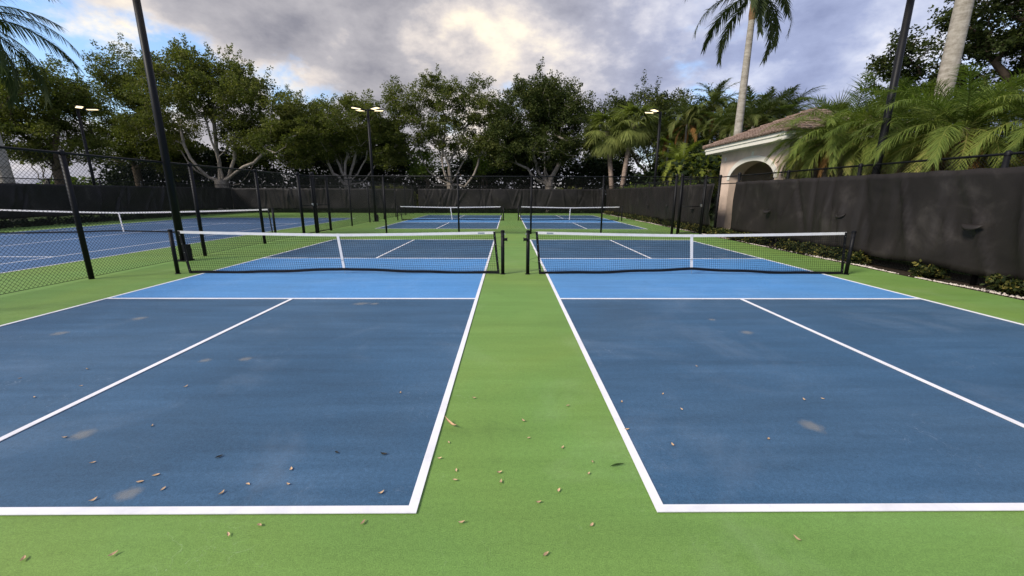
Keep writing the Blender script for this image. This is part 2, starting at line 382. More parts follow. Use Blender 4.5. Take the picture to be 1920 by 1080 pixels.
# ------------------------------------------------------------------ nets
def net(name, label, xl, xr, Y, hp, hc, cell, skew, bot_c, winder, seed, rpost=.038, inset=.16, thread=.0025, group=None, stickers=False):
    rnd = random.Random(seed)
    t = empty(name, ((xl+xr)/2, Y, 0)); tag(t, label, 'net', group)
    hw = (xr-xl)/2
    for sx, s in ((-hw, -1), (hw, 1)):
        m = MB(); m.tube([(sx, 0, 0), (sx, 0, hp+.012)], rpost, 14)
        m.lathe((sx, 0, 0), [(rpost*1.5, 0), (rpost*1.5, .012), (rpost, .014)], 14)
        p = m.build('post', 'black', t, True)
        mc = MB(); mc.lathe((sx, 0, hp+.012), [(rpost*1.12, -.03), (rpost*1.12, 0), (rpost*.6, .012), (0.001, .014)], 14); mc.build('post_cap', 'black', p)
        if winder and s == winder:
            mw = MB(); q = -s*0
            mw.tube([(sx+s*rpost*.6, -.03, hp-.17), (sx+s*.085, -.03, hp-.17)], .03, 12); mw.tube([(sx+s*.085, -.03, hp-.17), (sx+s*.10, -.03, hp-.17)], .042, 12)
            mw.build('winder', 'black', p)
            ms = MB(); ms.box((sx+s*rpost*.9, -.02, hp-.075), (sx+s*(rpost+.02), .02, hp-.045)); ms.build('cable_hook', 'steel', p)
    wl, wr = -hw+inset, hw-inset
    nseg = 40
    def top(u): return hc + (hp-.005-hc)*abs(2*u-1)**1.35
    ph = rnd.uniform(0, 6)
    def bot(u):
        e = abs(2*u-1)
        return .025 + bot_c*max(0, 1-e*1.5)**1.2 + .012*math.sin(u*17+ph)**2
    def xu(u, z): return wl + (wr-wl)*u + skew*(1-z/hp)
    def yo(u, z): return .012*math.sin(u*9+ph)*(1-z/hp)
    m = MB()                                                     # cords
    nz = int((hp-.08)/cell); nx = int((wr-wl)/cell)
    def prism(pts, r):
        vs_ = []
        for (x, y, z), (dx, dz) in pts:
            for k in range(3):
                a = 2*PI*k/3
                vs_.append((x+dx*r*math.cos(a), y+r*math.sin(a), z+dz*r*math.cos(a)))
        fs = [(i*3+k, i*3+(k+1) % 3, i*3+3+(k+1) % 3, i*3+3+k) for i in range(len(pts)-1) for k in range(3)]
        m.add(vs_, fs)
    for j in range(1, nz):
        pts = []
        for i in range(nseg+1):
            u = i/nseg; z = bot(u)+(top(u)-bot(u))*j/nz
            pts.append(((xu(u, z), yo(u, z), z), (0, 1)))
        prism(pts, thread)
    for i in range(1, nx):
        u = i/nx; pts = []
        for j in range(6):
            z = bot(u)+(top(u)-bot(u))*j/5; pts.append(((xu(u, z), yo(u, z), z), (1, 0)))
        prism(pts, thread)
    tag(m.build('net_mesh', 'net', t), kind='stuff')
    def strip(fz0, fz1, us, th):
        mm = MB(); vs_ = []
        for u in us:
            z0, z1 = fz0(u), fz1(u)
            for z, y in ((z0, -th), (z1, -th), (z1, th), (z0, th)): vs_.append((xu(u, z), yo(u, z)+y, z))
        fs = [(i*4+k, i*4+4+k, i*4+4+(k+1) % 4, i*4+(k+1) % 4) for i in range(len(us)-1) for k in range(4)]
        fs += [(0, 1, 2, 3), tuple(len(vs_)-4+k for k in (3, 2, 1, 0))]
        mm.add(vs_, fs); return mm
    us = [i/nseg for i in range(nseg+1)]
    tw = .055 if hp < 1 else .06
    strip(lambda u: top(u)-tw, lambda u: top(u), us, .006).build('top_tape', 'tape', t)
    strip(lambda u: bot(u)-.022, lambda u: bot(u)+.034, us, .005).build('bottom_band', 'band', t)
    for u0 in (0, 1):                                            # end bands with grommets
        mm = MB(); vs_ = []
        a, b = (-.004, .042) if u0 == 0 else (-.042, .004)
        for j in range(7):
            z = bot(u0)-.02+(top(u0)-.005-bot(u0)+.02)*j/6
            for x, y in ((a, -.008), (b, -.008), (b, .008), (a, .008)): vs_.append((xu(u0, z)+x, y, z))
        mm.add(vs_, [(i*4+k, i*4+(k+1) % 4, i*4+4+(k+1) % 4, i*4+4+k) for i in range(6) for k in range(4)] + [(3, 2, 1, 0), (24, 25, 26, 27)])
        bd = mm.build('side_band', 'band', t)
        sx = (-hw if u0 == 0 else hw); ml = MB()
        for j in range(6):                                       # lacing to the post
            z = .12+(hp-.28)*j/5; z2 = z+(.06 if j % 2 else -.06)
            ml.tube([(xu(u0, z)+(a+b)/2, -.012, z), (sx, -rpost-.003, z2)], .0022, 4)
        ml.tube([(xu(u0, hp)+(a+b)/2, 0, top(u0)-.02), (sx, 0, hp-.02)], .004, 5)
        tag(ml.build('lacing', 'net', bd), kind='stuff')
        mg = MB()
        for j in range(5):
            z = .1+(hp-.2)*j/4; x = xu(u0, z)+(a+b)/2
            mg.tube([(x, -.0115, z), (x, -.0085, z)], .006, 8)
        tag(mg.build('grommet', 'steel', bd), kind='stuff')
    ms = MB(); sw = .026; z0, z1 = bot(.5)-.022, top(.5)+.003     # centre strap
    x0 = xu(.5, z0); x1 = xu(.5, z1)
    ms.add([(x0-sw, -.011, z0), (x0+sw, -.011, z0), (x1+sw, -.011, z1), (x1-sw, -.011, z1), (x0-sw, .011, z0), (x0+sw, .011, z0), (x1+sw, .011, z1), (x1-sw, .011, z1)],
           [(0, 1, 2, 3), (7, 6, 5, 4), (0, 4, 5, 1), (1, 5, 6, 2), (2, 6, 7, 3), (3, 7, 4, 0)])
    st = ms.build('centre_strap', 'tape', t)
    mb = MB(); zb = z0+.22; xb = xu(.5, zb)
    mb.box((xb-sw-.004, -.016, zb), (xb+sw+.004, -.0115, zb+.012)); mb.build('buckle', 'steel', st)
    mh = MB(); mh.tube([(x0, 0, z0+.01), (x0+.005, 0, .012)], .005, 6); mh.build('anchor_hook', 'steel', st)
    if stickers:
        for u in ((.955,) if winder == 1 else (.045,)):
            ml = MB(); z = top(u)-.045; ml.box((xu(u, z)-.07, yo(u, z)-.0075, z), (xu(u, z)+.07, yo(u, z)-.0063, z+.03)); ml.build('tape_label', 'label', t)
    return t
YN = NY0+CL/2
net('pickleball_net', 'black pickleball net with white tape across the near left court', -7.11, -.12, YN, .925, .864, .045, .09, .075, 1, 1, stickers=True, group='pickleball nets')
net('pickleball_net', 'black pickleball net with white tape across the near right court', .42, 7.38, YN, .925, .864, .045, .09, .085, -1, 2, stickers=True, group='pickleball nets')
YF = FY0+CL/2
net('pickleball_net', 'distant pickleball net on the far left court beyond the fence', -7.28, -.32, YF, .925, .864, .05, .1, .05, 0, 3, group='pickleball nets')
net('pickleball_net', 'distant pickleball net on the far right court beyond the fence', .66, 7.5, YF, .925, .864, .05, -.06, .05, 0, 4, group='pickleball nets')
net('tennis_net', 'long tennis net with white tape and centre strap behind the chain link', xm-6.45, xm+6.45, TNY, 1.07, .914, .05, .06, .1, 0, 5, rpost=.045)

# ------------------------------------------------------------------ chain link fences
def chain(p0, p1, z0, z1, pitch=.07, r=.0030):
    p0 = np.array(p0, float); p1 = np.array(p1, float); d = p1-p0; Ln = np.linalg.norm(d); d = d/Ln; nrm = np.array([-d[1], d[0]])
    H = z1-z0; V = []; Q = []
    for sgn in (1, -1):
        k = -H
        while k < Ln:
            ua, ub = k, k+H
            za, zb = (z0, z1) if sgn > 0 else (z1, z0)
            lo, hi = max(ua, 0), min(ub, Ln)
            if hi-lo > .01:
                f = lambda u: za+(zb-za)*(u-ua)/(ub-ua)
                A = np.array([*(p0+d*lo), f(lo)]); B = np.array([*(p0+d*hi), f(hi)])
                dz = np.array([d[0]*-.7071*sgn, d[1]*-.7071*sgn, .7071]); n3 = np.array([*nrm, 0])
                b = len(V)
                for Pp in (A, B):
                    for a in (0, 2.094, 4.189): V.append(Pp+n3*(.0018*sgn)+r*(math.cos(a)*n3+math.sin(a)*dz))
                Q += [(b+i, b+(i+1) % 3, b+3+(i+1) % 3, b+3+i) for i in range(3)]
            k += pitch
    return V, Q
def fence(name, label, runs, posts, ztop=2.42, group='chain link fences', rails=True, big=()):
    """runs: list of ((x0,y0),(x1,y1)); posts: list of (x,y,r,extra_height)"""
    cx_ = sum(p[0] for p in posts)/len(posts); cy_ = sum(p[1] for p in posts)/len(posts)
    t = empty(name, (cx_, cy_, 0)); tag(t, label, 'fence', group)
    V = []; Q = []
    for a, b in runs:
        v, q = chain((a[0]-cx_, a[1]-cy_), (b[0]-cx_, b[1]-cy_), .04, ztop-.02)
        Q += [tuple(i+len(V) for i in f) for f in q]; V += v
        m = MB(); m.tube([(a[0]-cx_, a[1]-cy_, ztop), (b[0]-cx_, b[1]-cy_, ztop)], .023, 10); m.build('top_rail', 'black', t, True)
        m = MB(); m.tube([(a[0]-cx_, a[1]-cy_, .045), (b[0]-cx_, b[1]-cy_, .045)], .004, 5); m.build('tension_wire', 'wire', t)
    if V: tag(link('chain_link', np_mesh('chain_link', V, Q), 'wire', t), kind='stuff')
    for x, y, r, e in posts:
        m = MB(); m.tube([(x-cx_, y-cy_, -.05), (x-cx_, y-cy_, ztop+.02+e)], r, 14)
        p = m.build('post', 'black', t, True)
        m = MB(); m.lathe((x-cx_, y-cy_, ztop+.02+e), [(r*1.18, -.05), (r*1.18, .0), (r*.9, .025), (r*.4, .04), (.001, .044)], 12); m.build('post_cap', 'black', p, True)
    return t, cx_, cy_
def gate(t, cx_, cy_, a, b, zt=2.36, mid=1.2, hinge=True):
    a = np.array([a[0]-cx_, a[1]-cy_]); b = np.array([b[0]-cx_, b[1]-cy_])
    m = MB()
    for p in (a, b): m.tube([(*p, .06), (*p, zt)], .022, 8)
    for z in (.06, zt): m.tube([(*a, z), (*b, z)], .022, 8)
    g = m.build('gate', 'black', t, True)
    m = MB(); m.tube([(*a, mid), (*b, mid)], .017, 8); m.build('middle_rail', 'black', g, True)
    v, q = chain(a, b, .08, zt-.02); tag(link('gate_mesh', np_mesh('gate_mesh', v, q), 'wire', g), kind='stuff')
    d = (b-a)/np.linalg.norm(b-a); l = b-d*.03
    m = MB(); m.box((l[0]-.03, l[1]-.03, mid-.02), (l[0]+.03, l[1]+.03, mid+.09)); m.build('latch', 'steel', g)
dposts = [(FX_D, y, .046, 0) for y in (2.4, 5.15, 7.99, 11.1, 13.9)] + [(FX_D, 16.64, .055, .05), (FX_D, 17.75, .05, .08), (FX_D, 17.9, .055, .12), (FX_D, 19.2, .055, .05)] + \
         [(FX_D, y, .04, 0) for y in (21.85, 24.7, 27.6, 30.5, 33.4, 36.0)]
t, fx, fy = fence('chain_link_fence', 'black chain link fence dividing the tennis court from the pickleball courts', [((FX_D, -3), (FX_D, 16.64)), ((FX_D, 19.2), (FX_D, FY_B))], dposts)
gate(t, fx, fy, (FX_D, 16.72), (FX_D, 17.68)); gate(t, fx, fy, (FX_D, 19.12), (FX_D, 17.97))
m = MB(); m.tube([(0, 16.64-fy, 2.42), (0, 19.2-fy, 2.42)], .023, 10); m.build('top_rail', 'black', t, True)
cposts = [(x, FY_C, .038, 0) for x in (-5.3, -2.15, .98, 4.05)] + [(7.16, FY_C, .055, .06), (7.4, FY_C, .05, .06), (8.42, FY_C, .05, .02)]
t, fx, fy = fence('chain_link_fence', 'black chain link cross fence between the near and far pickleball courts', [((FX_D+.06, FY_C), (7.16, FY_C))], cposts)
gate(t, fx, fy, (7.47, FY_C), (8.36, FY_C), mid=1.2)
m = MB(); m.tube([(7.16-fx, 0, 2.42), (8.95-fx, 0, 2.42)], .023, 10); m.build('top_rail', 'black', t, True)
rposts = [(FX_R, y, .045, 0) for y in (4.6, 7.5, 10.6, 13.3)] + [(FX_R, 16.1, .055, .06), (FX_R, 17.55, .055, .04)] + [(FX_R, y, .045, 0) for y in (20.4, 23.3, 26.3, 29.2, 32.2, 35)] + [(FX_R, FY_B, .055, .04)]
t, fx, fy = fence('chain_link_fence', 'black chain link fence along the right side beside the pavilion', [((FX_R, -3), (FX_R, 16.1)), ((FX_R, 17.55), (FX_R, FY_B))], rposts)
m = MB(); m.tube([(0, 16.1-fy, 2.42), (0, 17.55-fy, 2.42)], .023, 8); m.tube([(0, 16.1-fy, 2.14), (0, 17.55-fy, 2.14)], .02, 8); m.build('gate_header', 'black', t, True)
bposts = [(x, FY_B, .045, 0) for x in np.arange(-25.2, 9.0, 2.85)]
fence('chain_link_fence', 'black chain link fence along the far end of all courts', [((FX_L, FY_B), (FX_R, FY_B))], bposts)
lposts = [(FX_L, y, .045, 0) for y in np.arange(3, 37, 2.85)]
fence('chain_link_fence', 'black chain link fence along the far side of the tennis court', [((FX_L, -3), (FX_L, FY_B))], lposts)

# ------------------------------------------------------------------ wind screens
def screen(label, a, b, side, z0f, z1, seed, amp=.03, vents=(), tight=1., step=.07):
    """sheet of fabric tied to the fence between ground points a and b; side = offset direction"""
    rnd = np.random.RandomState(seed)
    a = np.array(a, float); b = np.array(b, float); d = b-a; Ln = np.linalg.norm(d); d /= Ln; n = np.array(side, float)
    nu = int(Ln/step)+1; nv = 16
    folds = [(rnd.uniform(0, Ln), rnd.uniform(-1.3, 1.3), rnd.uniform(.03, .085), rnd.uniform(.3, 1)*rnd.choice([-1, 1])) for _ in range(int(Ln*2.6))]
    U = np.linspace(0, Ln, nu); S = np.linspace(0, 1, nv)
    UU, SS = np.meshgrid(U, S, indexing='ij')
    off = np.zeros_like(UU)
    for u0, sl_, wd, am in folds:
        cen = u0 + sl_*(SS-.5)*rnd.uniform(.3, 1.1)
        env = np.clip(1.15-np.abs(SS-rnd.uniform(.1, .9))*rnd.uniform(.7, 1.6), 0, 1)
        off += am*env*np.exp(-((UU-cen)/wd)**2)
    off += .6*np.sin(UU*1.1+seed)*np.sin(SS*PI)+.35*np.sin(UU*2.7+2*SS+seed*2)*np.sin(SS*PI)
    off = off*amp*2.3*(0.35+.65*np.sin(np.clip(SS, 0.02, 1)*PI)**.5) + .15
    z0 = np.array([z0f(u) for u in U])[:, None]
    sc = .018*np.abs(np.sin(U*PI/.75))[:, None]
    Z = z0 + (z1-sc*1-z0)*SS + .02*np.sin(UU*3.1+seed)*(1-SS)
    off = np.where(off < .085, .062+.023*np.exp(np.minimum(0, (off-.085)/.023)), off)
    for (u0, z, wv, hv) in vents: off += .05*np.exp(-((UU-u0)/(wv*.8))**2-((Z-z-.05)/(hv*1.3))**2)
    P = np.stack([a[0]+d[0]*UU+n[0]*off, a[1]+d[1]*UU+n[1]*off, Z], -1).reshape(-1, 3)
    mid = np.array([(a[0]+b[0])/2, (a[1]+b[1])/2, 0]); P = P-mid
    I = np.arange(nu*nv).reshape(nu, nv)
    Q = np.stack([I[:-1, :-1], I[1:, :-1], I[1:, 1:], I[:-1, 1:]], -1).reshape(-1, 4)
    t = empty('windscreen', tuple(mid)); tag(t, label, 'windscreen', 'windscreens tied to the fences')
    o = link('fabric', np_mesh('fabric', P, Q), 'screen', t, True)
    md = o.modifiers.new('thick', 'SOLIDIFY'); md.thickness = .004
    for (u0, z, wv, hv) in vents:                                # half moon wind flaps that bulge open
        m = MB(); vs_ = []; k = 12
        for j in range(5):
            r_ = j/4
            for i in range(k+1):
                th = PI*i/k
                uu = u0+math.cos(th)*wv*(1-.12*r_); zz_ = z-math.sin(th)*hv*r_+.5*hv-.02*r_
                bulge = .215+.085*math.sin(th)*math.sin(r_*PI*.62)
                q = np.array([a[0]+d[0]*uu+n[0]*bulge, a[1]+d[1]*uu+n[1]*bulge, zz_])-mid
                vs_.append(tuple(q))
        m.add(vs_, [(j*(k+1)+i, j*(k+1)+i+1, (j+1)*(k+1)+i+1, (j+1)*(k+1)+i) for j in range(4) for i in range(k)])
        f = m.build('wind_flap', 'screen', t, True); md = f.modifiers.new('thick', 'SOLIDIFY'); md.thickness = .004
    mt = MB()
    for u in np.arange(.3, Ln, .9):                              # ties along the hem
        q = np.array([a[0]+d[0]*u+n[0]*.07, a[1]+d[1]*u+n[1]*.07])-mid[:2]
        q2 = np.array([a[0]+d[0]*u, a[1]+d[1]*u])-mid[:2]
        mt.tube([(*q, z1-.05), (*q2, z1-.03)], .006, 5)
    tag(mt.build('hem_tie', 'net', t), kind='stuff')
    return t
vp = []
for px, py in ((1832, 425), (1583, 404), (1443, 397)):
    q = atX(px, py, FX_R-.12); vp.append((16.02-q[1], q[2], .19 if px > 1800 else .16, .10))
screen('black fabric windscreen on the right fence nearest the camera, with half moon flaps', (FX_R, 16.02), (FX_R, -3), (-1, 0), lambda u: .16+.012*(16-u)*.9, 2.19, 3, .05, vp)
vq = [(FY_B-.3-atX(px, py, FX_R-.12)[1], atX(px, py, FX_R-.12)[2], .15, .09) for px, py in ((1301, 391), (1254, 386), (1216, 384), (1188, 383))]
screen('black fabric windscreen on the right fence beyond the gate', (FX_R, FY_B-.3), (FX_R, 17.7), (-1, 0), lambda u: .3, 2.17, 5, .04, vq)
screen('black fabric windscreen across the end of the far pickleball courts', (FX_D+.2, FY_B), (FX_R-.2, FY_B), (0, -1), lambda u: .30, 2.17, 6, .055)
screen('black fabric windscreen across the far end of the tennis court', (FX_L+.2, FY_B), (FX_D-.2, FY_B), (0, -1), lambda u: .32, 2.17, 8, .055)
screen('black fabric windscreen along the far side of the tennis court', (FX_L, 4), (FX_L, FY_B-.2), (1, 0), lambda u: .42, 2.17, 9, .06)

# ------------------------------------------------------------------ light poles
def light_pole(label, x, y, heads, H=6.55, box=1, r0=.088, r1=.07):
    t = empty('light_pole', (x, y, 0)); tag(t, label, 'light pole', 'court light poles')
    m = MB(); m.tube([(0, 0, 0), (0, 0, H*.5), (0, 0, H)], [r0, (r0+r1)/2, r1], 18); m.build('pole', 'black', t, True)
    m = MB(); m.box((-.15, -.15, 0), (.15, .15, .025)); bp_ = m.build('base_plate', 'black', t)
    m = MB(); m.box((box*.06, -.075, .02), (box*.17, .075, .32)); m.box((box*.07, -.085, .32), (box*.155, .08, .42)); m.build('switch_box', 'black', t)
    for hx, hy in heads:
        l = math.hypot(hx, hy); ux, uy = hx/l, hy/l
        m = MB(); m.tube([(0, 0, H-.06), (ux*.42, uy*.42, H)], .03, 8); m.build('arm', 'black', t)
        m = MB(); m.box((0, -.16, -.025), (.54, .16, .03)); m.box((.05, -.1, .03), (.36, .1, .06))
        hd = m.build('lamp_head', 'black', t); hd.location = (ux*.38, uy*.38, H); hd.rotation_euler = (0, -R(5), math.atan2(uy, ux))
        m = MB(); m.box((.03, -.14, -.034), (.51, .14, -.0255)); m.build('diffuser', 'lamp', hd)
    return t
light_pole('tall black light pole at the dividing fence by the near left net', -8.33, 10.28, [(1, .5), (1, -.5), (-1, .5), (-1, -.5)])
light_pole('black light pole with four lit panels at the dividing fence beside the far courts', -8.33, 25.57, [(1, .6), (1, -.6), (-1, .6), (-1, -.6)])
light_pole('black light pole rising behind the near right windscreen among palms', 9.16, 10.3, [(-1, .5), (-1, -.5)])
light_pole('black light pole with two lit panels beyond the far right fence', 9.18, 25.9, [(-1, .35), (-1, -.8)])
light_pole('black light pole with two lit panels on the far side of the tennis court', -25.45, 25.68, [(1, -.75), (1, .55)])

# ------------------------------------------------------------------ pavilion
XW, YA, YB_, ZT = 10.0, 14.95, 19.6, 3.58
pv = empty('pavilion', (12.2, (YA+YB_)/2, 0)); tag(pv, 'peach stucco pavilion with an arched opening and a brown tiled hip roof', 'pavilion')
ox, oy = 12.2, (YA+YB_)/2
def pl(v): return [(x-ox, y-oy, z) for x, y, z in v]
YC, AA, AB, ZS, TH = 17.12, 1.57, .72, 2.33, .55
arch = [(YC+AA*math.cos(PI*i/24), ZS+AB*math.sin(PI*i/24)) for i in range(25)]
m = MB()
def wallface(x, flip):
    v = []; f = []
    for (yy, z) in arch: v += [(x, yy, z), (x, yy, ZT)]
    for i in range(24): f.append((2*i, 2*i+1, 2*i+3, 2*i+2))
    b = len(v)
    v += [(x, YB_, 0), (x, YB_, ZT), (x, YC+AA, 0), (x, YC+AA, ZT), (x, YA, 0), (x, YA, ZT), (x, YC-AA, 0), (x, YC-AA, ZT)]
    f += [(b, b+1, b+3, b+2), (b+6, b+7, b+5, b+4)]
    return pl(v), [q[::-1] if flip else q for q in f]
m.add(*wallface(XW, False)); m.add(*wallface(XW+TH, True))
path = [(YC+AA, 0)] + arch + [(YC-AA, 0)]
v = []
for yy, z in path: v += [(XW, yy, z), (XW+TH, yy, z)]
m.add(pl(v), [(2*i, 2*i+2, 2*i+3, 2*i+1) for i in range(len(path)-1)])
v = [(XW, YA, 0), (XW, YA, ZT), (XW+TH, YA, ZT), (XW+TH, YA, 0)]; m.add(pl(v), [(0, 1, 2, 3)])
v = [(XW, YB_, 0), (XW, YB_, ZT), (XW+TH, YB_, ZT), (XW+TH, YB_, 0)]; m.add(pl(v), [(3, 2, 1, 0)])
m.build('front_wall', 'stucco', pv)
m = MB()
m.box((XW+TH+.002-ox, YA-oy, 0), (14.4-ox, YA+.3-oy, ZT)); m.build('side_wall', 'stucco', pv)
m = MB(); m.box((XW+TH+.002-ox, YB_-.3-oy, 0), (14.4-ox, YB_-oy, ZT)); m.build('side_wall', 'stucco', pv)
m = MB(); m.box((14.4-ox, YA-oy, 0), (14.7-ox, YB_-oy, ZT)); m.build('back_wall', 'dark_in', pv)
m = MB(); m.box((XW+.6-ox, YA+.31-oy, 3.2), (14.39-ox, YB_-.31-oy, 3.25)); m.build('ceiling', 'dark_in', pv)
m = MB(); v = []
for yy, z in arch:
    k = math.hypot((yy-YC)/AA, (z-ZS)/AB); ny, nz_ = (yy-YC)/AA/AA, (z-ZS)/AB/AB; l = math.hypot(ny, nz_)+1e-9
    y2, z2 = yy+ny/l*.2, z+nz_/l*.2
    v += [(XW-.03, yy, z), (XW-.03, y2, z2), (XW+.005, y2, z2), (XW+.005, yy, z)]
m.add(pl(v), [(i*4+k, i*4+(k+1) % 4, i*4+4+(k+1) % 4, i*4+4+k) for i in range(24) for k in range(4)] + [(0, 1, 2, 3), (99, 98, 97, 96)])
m.build('arch_trim', 'trim', pv)
for yy, zz_ in ((19.2, 3.28), (17.12, 3.34)):
    m = MB(); m.box((XW-.02-ox, yy-.07-oy, zz_-.08), (XW+.01-ox, yy+.07-oy, zz_+.08)); m.build('wall_vent', 'trim', pv)
EX, EY0, EY1, EX1, ZE = 9.45, 14.35, 20.2, 15.3, 3.83
m = MB()                                                        # two-step fascia ring and soffit
def ring(x0, y0, x1, y1, w_, za, zb):
    m.box((x0-ox, y0-oy, za), (x0+w_-ox, y1-oy, zb)); m.box((x1-w_-ox, y0-oy, za), (x1-ox, y1-oy, zb))
    m.box((x0+w_-ox, y0-oy, za), (x1-w_-ox, y0+w_-oy, zb)); m.box((x0+w_-ox, y1-w_-oy, za), (x1-w_-ox, y1-oy, zb))
ring(EX, EY0, EX1, EY1, .05, ZE-.12, ZE); ring(EX+.035, EY0+.035, EX1-.035, EY1-.035, .05, ZE-.27, ZE-.121)
m.build('fascia', 'trim', pv)
m = MB(); m.box((EX+.09-ox, EY0+.09-oy, ZE-.25), (EX1-.09-ox, EY1-.09-oy, ZE-.22)); m.build('soffit', 'trim', pv)
SL = .405; xm_, hwid = (EX+EX1)/2, (EX1-EX)/2; rl0, rl1 = EY0+hwid, EY1-hwid
rf = MB(); e = .06
ap0, ap1 = ((xm_, min(rl0, rl1), ZE+SL*hwid), (xm_, max(rl0, rl1), ZE+SL*hwid))
cs = [(EX-e, EY0-e, ZE), (EX1+e, EY0-e, ZE), (EX1+e, EY1+e, ZE), (EX-e, EY1+e, ZE)]
rf.add(pl(cs+[ap0, ap1]), [(0, 1, 4), (1, 2, 5, 4), (2, 3, 5), (3, 0, 4, 5), (3, 2, 1, 0)])
roof = rf.build('roof', 'roof', pv)
V = []; Q = []                                                  # barrel tiles in overlapping courses on the slopes in view
def tiles(p00, along, upv, nrm, width_at, slope_len):
    course = .34; wt = .19
    for c in range(int(slope_len/course)):
        s0 = c*course; s1 = s0+course+.05
        lo, hi = width_at(s0+course*.5)
        for k in range(int(math.ceil(lo/wt)), int(hi/wt)+1):
            u = k*wt; jit = random.uniform(-.006, .006)
            b = len(V)
            for s_, lift in ((s0, .035), (s1, .008)):
                for i in range(6):
                    a = PI*i/5
                    V.append(np.array(p00)+along*(u+math.cos(a)*wt*.52)+upv*s_+nrm*(math.sin(a)*.055+lift+jit))
            for i in range(5): Q.append((b+i, b+i+1, b+7+i, b+6+i))
            V.append(np.array(p00)+along*u+upv*s0+nrm*.0)
            n_ = len(V)-1
            for i in range(5): Q.append((b+i+1, b+i, n_, n_))
sln = math.hypot(hwid, SL*hwid); ca, sa = hwid/sln, SL*hwid/sln
tiles((EX-e-ox, EY0-e-oy, ZE), np.array([0, 1., 0]), np.array([ca, 0, sa]), np.array([-sa, 0, ca]), lambda s: (s*ca, (EY1-EY0+2*e)-s*ca), sln)
tiles((EX-e-ox, EY0-e-oy, ZE), np.array([1., 0, 0]), np.array([0, ca, sa]), np.array([0, -sa, ca]), lambda s: (s*ca, (EX1-EX+2*e)-s*ca), sln)
Q3 = [q for q in Q]
me = bpy.data.meshes.new('roof_tiles'); me.from_pydata([tuple(p) for p in V], [], [q if q[2] != q[3] else q[:3] for q in Q3]); me.update()
tag(link('roof_tiles', me, 'roof', roof), kind='stuff')
hp_ = MB()
for c0, c1 in ((cs[3], ap1), (cs[0], ap0)):
    A = np.array(c0)-[ox, oy, 0]; B = np.array(c1)-[ox, oy, 0]; n_ = 9
    for i in range(n_):
        p, q = A+(B-A)*i/n_, A+(B-A)*(i+1.12)/n_
        hp_.tube([p+[0, 0, .05], q+[0, 0, .035]], [.11, .085], 8)
hp_.build('hip_tiles', 'roof', roof)

# ------------------------------------------------------------------ foliage builders
def leaf_cloud(centres, radii, counts, size, rng, flat=.6, tint0=.5, tvar=.5):
    cen = np.repeat(centres, counts, axis=0); rad = np.repeat(radii, counts)
    n = len(cen)
    d = rng.normal(size=(n, 3)); d /= np.linalg.norm(d, axis=1)[:, None]
    rr = rad*rng.uniform(.15, 1, n)**.6
    P = cen+d*rr[:, None]*np.array([1, 1, flat])
    ax = rng.normal(size=(n, 3)); ax[:, 2] *= .6; ax += d*.7; ax /= np.linalg.norm(ax, axis=1)[:, None]
    sd = np.cross(ax, rng.normal(size=(n, 3))); sd /= np.linalg.norm(sd, axis=1)[:, None]
    l = size*rng.uniform(.6, 1.35, n)[:, None]; wd = l*rng.uniform(.22, .36, n)[:, None]
    bend = np.cross(ax, sd)*l*.12
    V = np.empty((n, 4, 3)); V[:, 0] = P; V[:, 1] = P+ax*l*.5+sd*wd+bend; V[:, 2] = P+ax*l; V[:, 3] = P+ax*l*.5-sd*wd+bend
    ctint = np.repeat(np.clip(rng.normal(tint0, .16, len(centres)), 0, 1), counts)
    t = np.clip(ctint+rng.normal(0, tvar*.3, n), 0, 1)
    return V.reshape(-1, 3), np.arange(n*4).reshape(n, 4), np.repeat(t, 4)
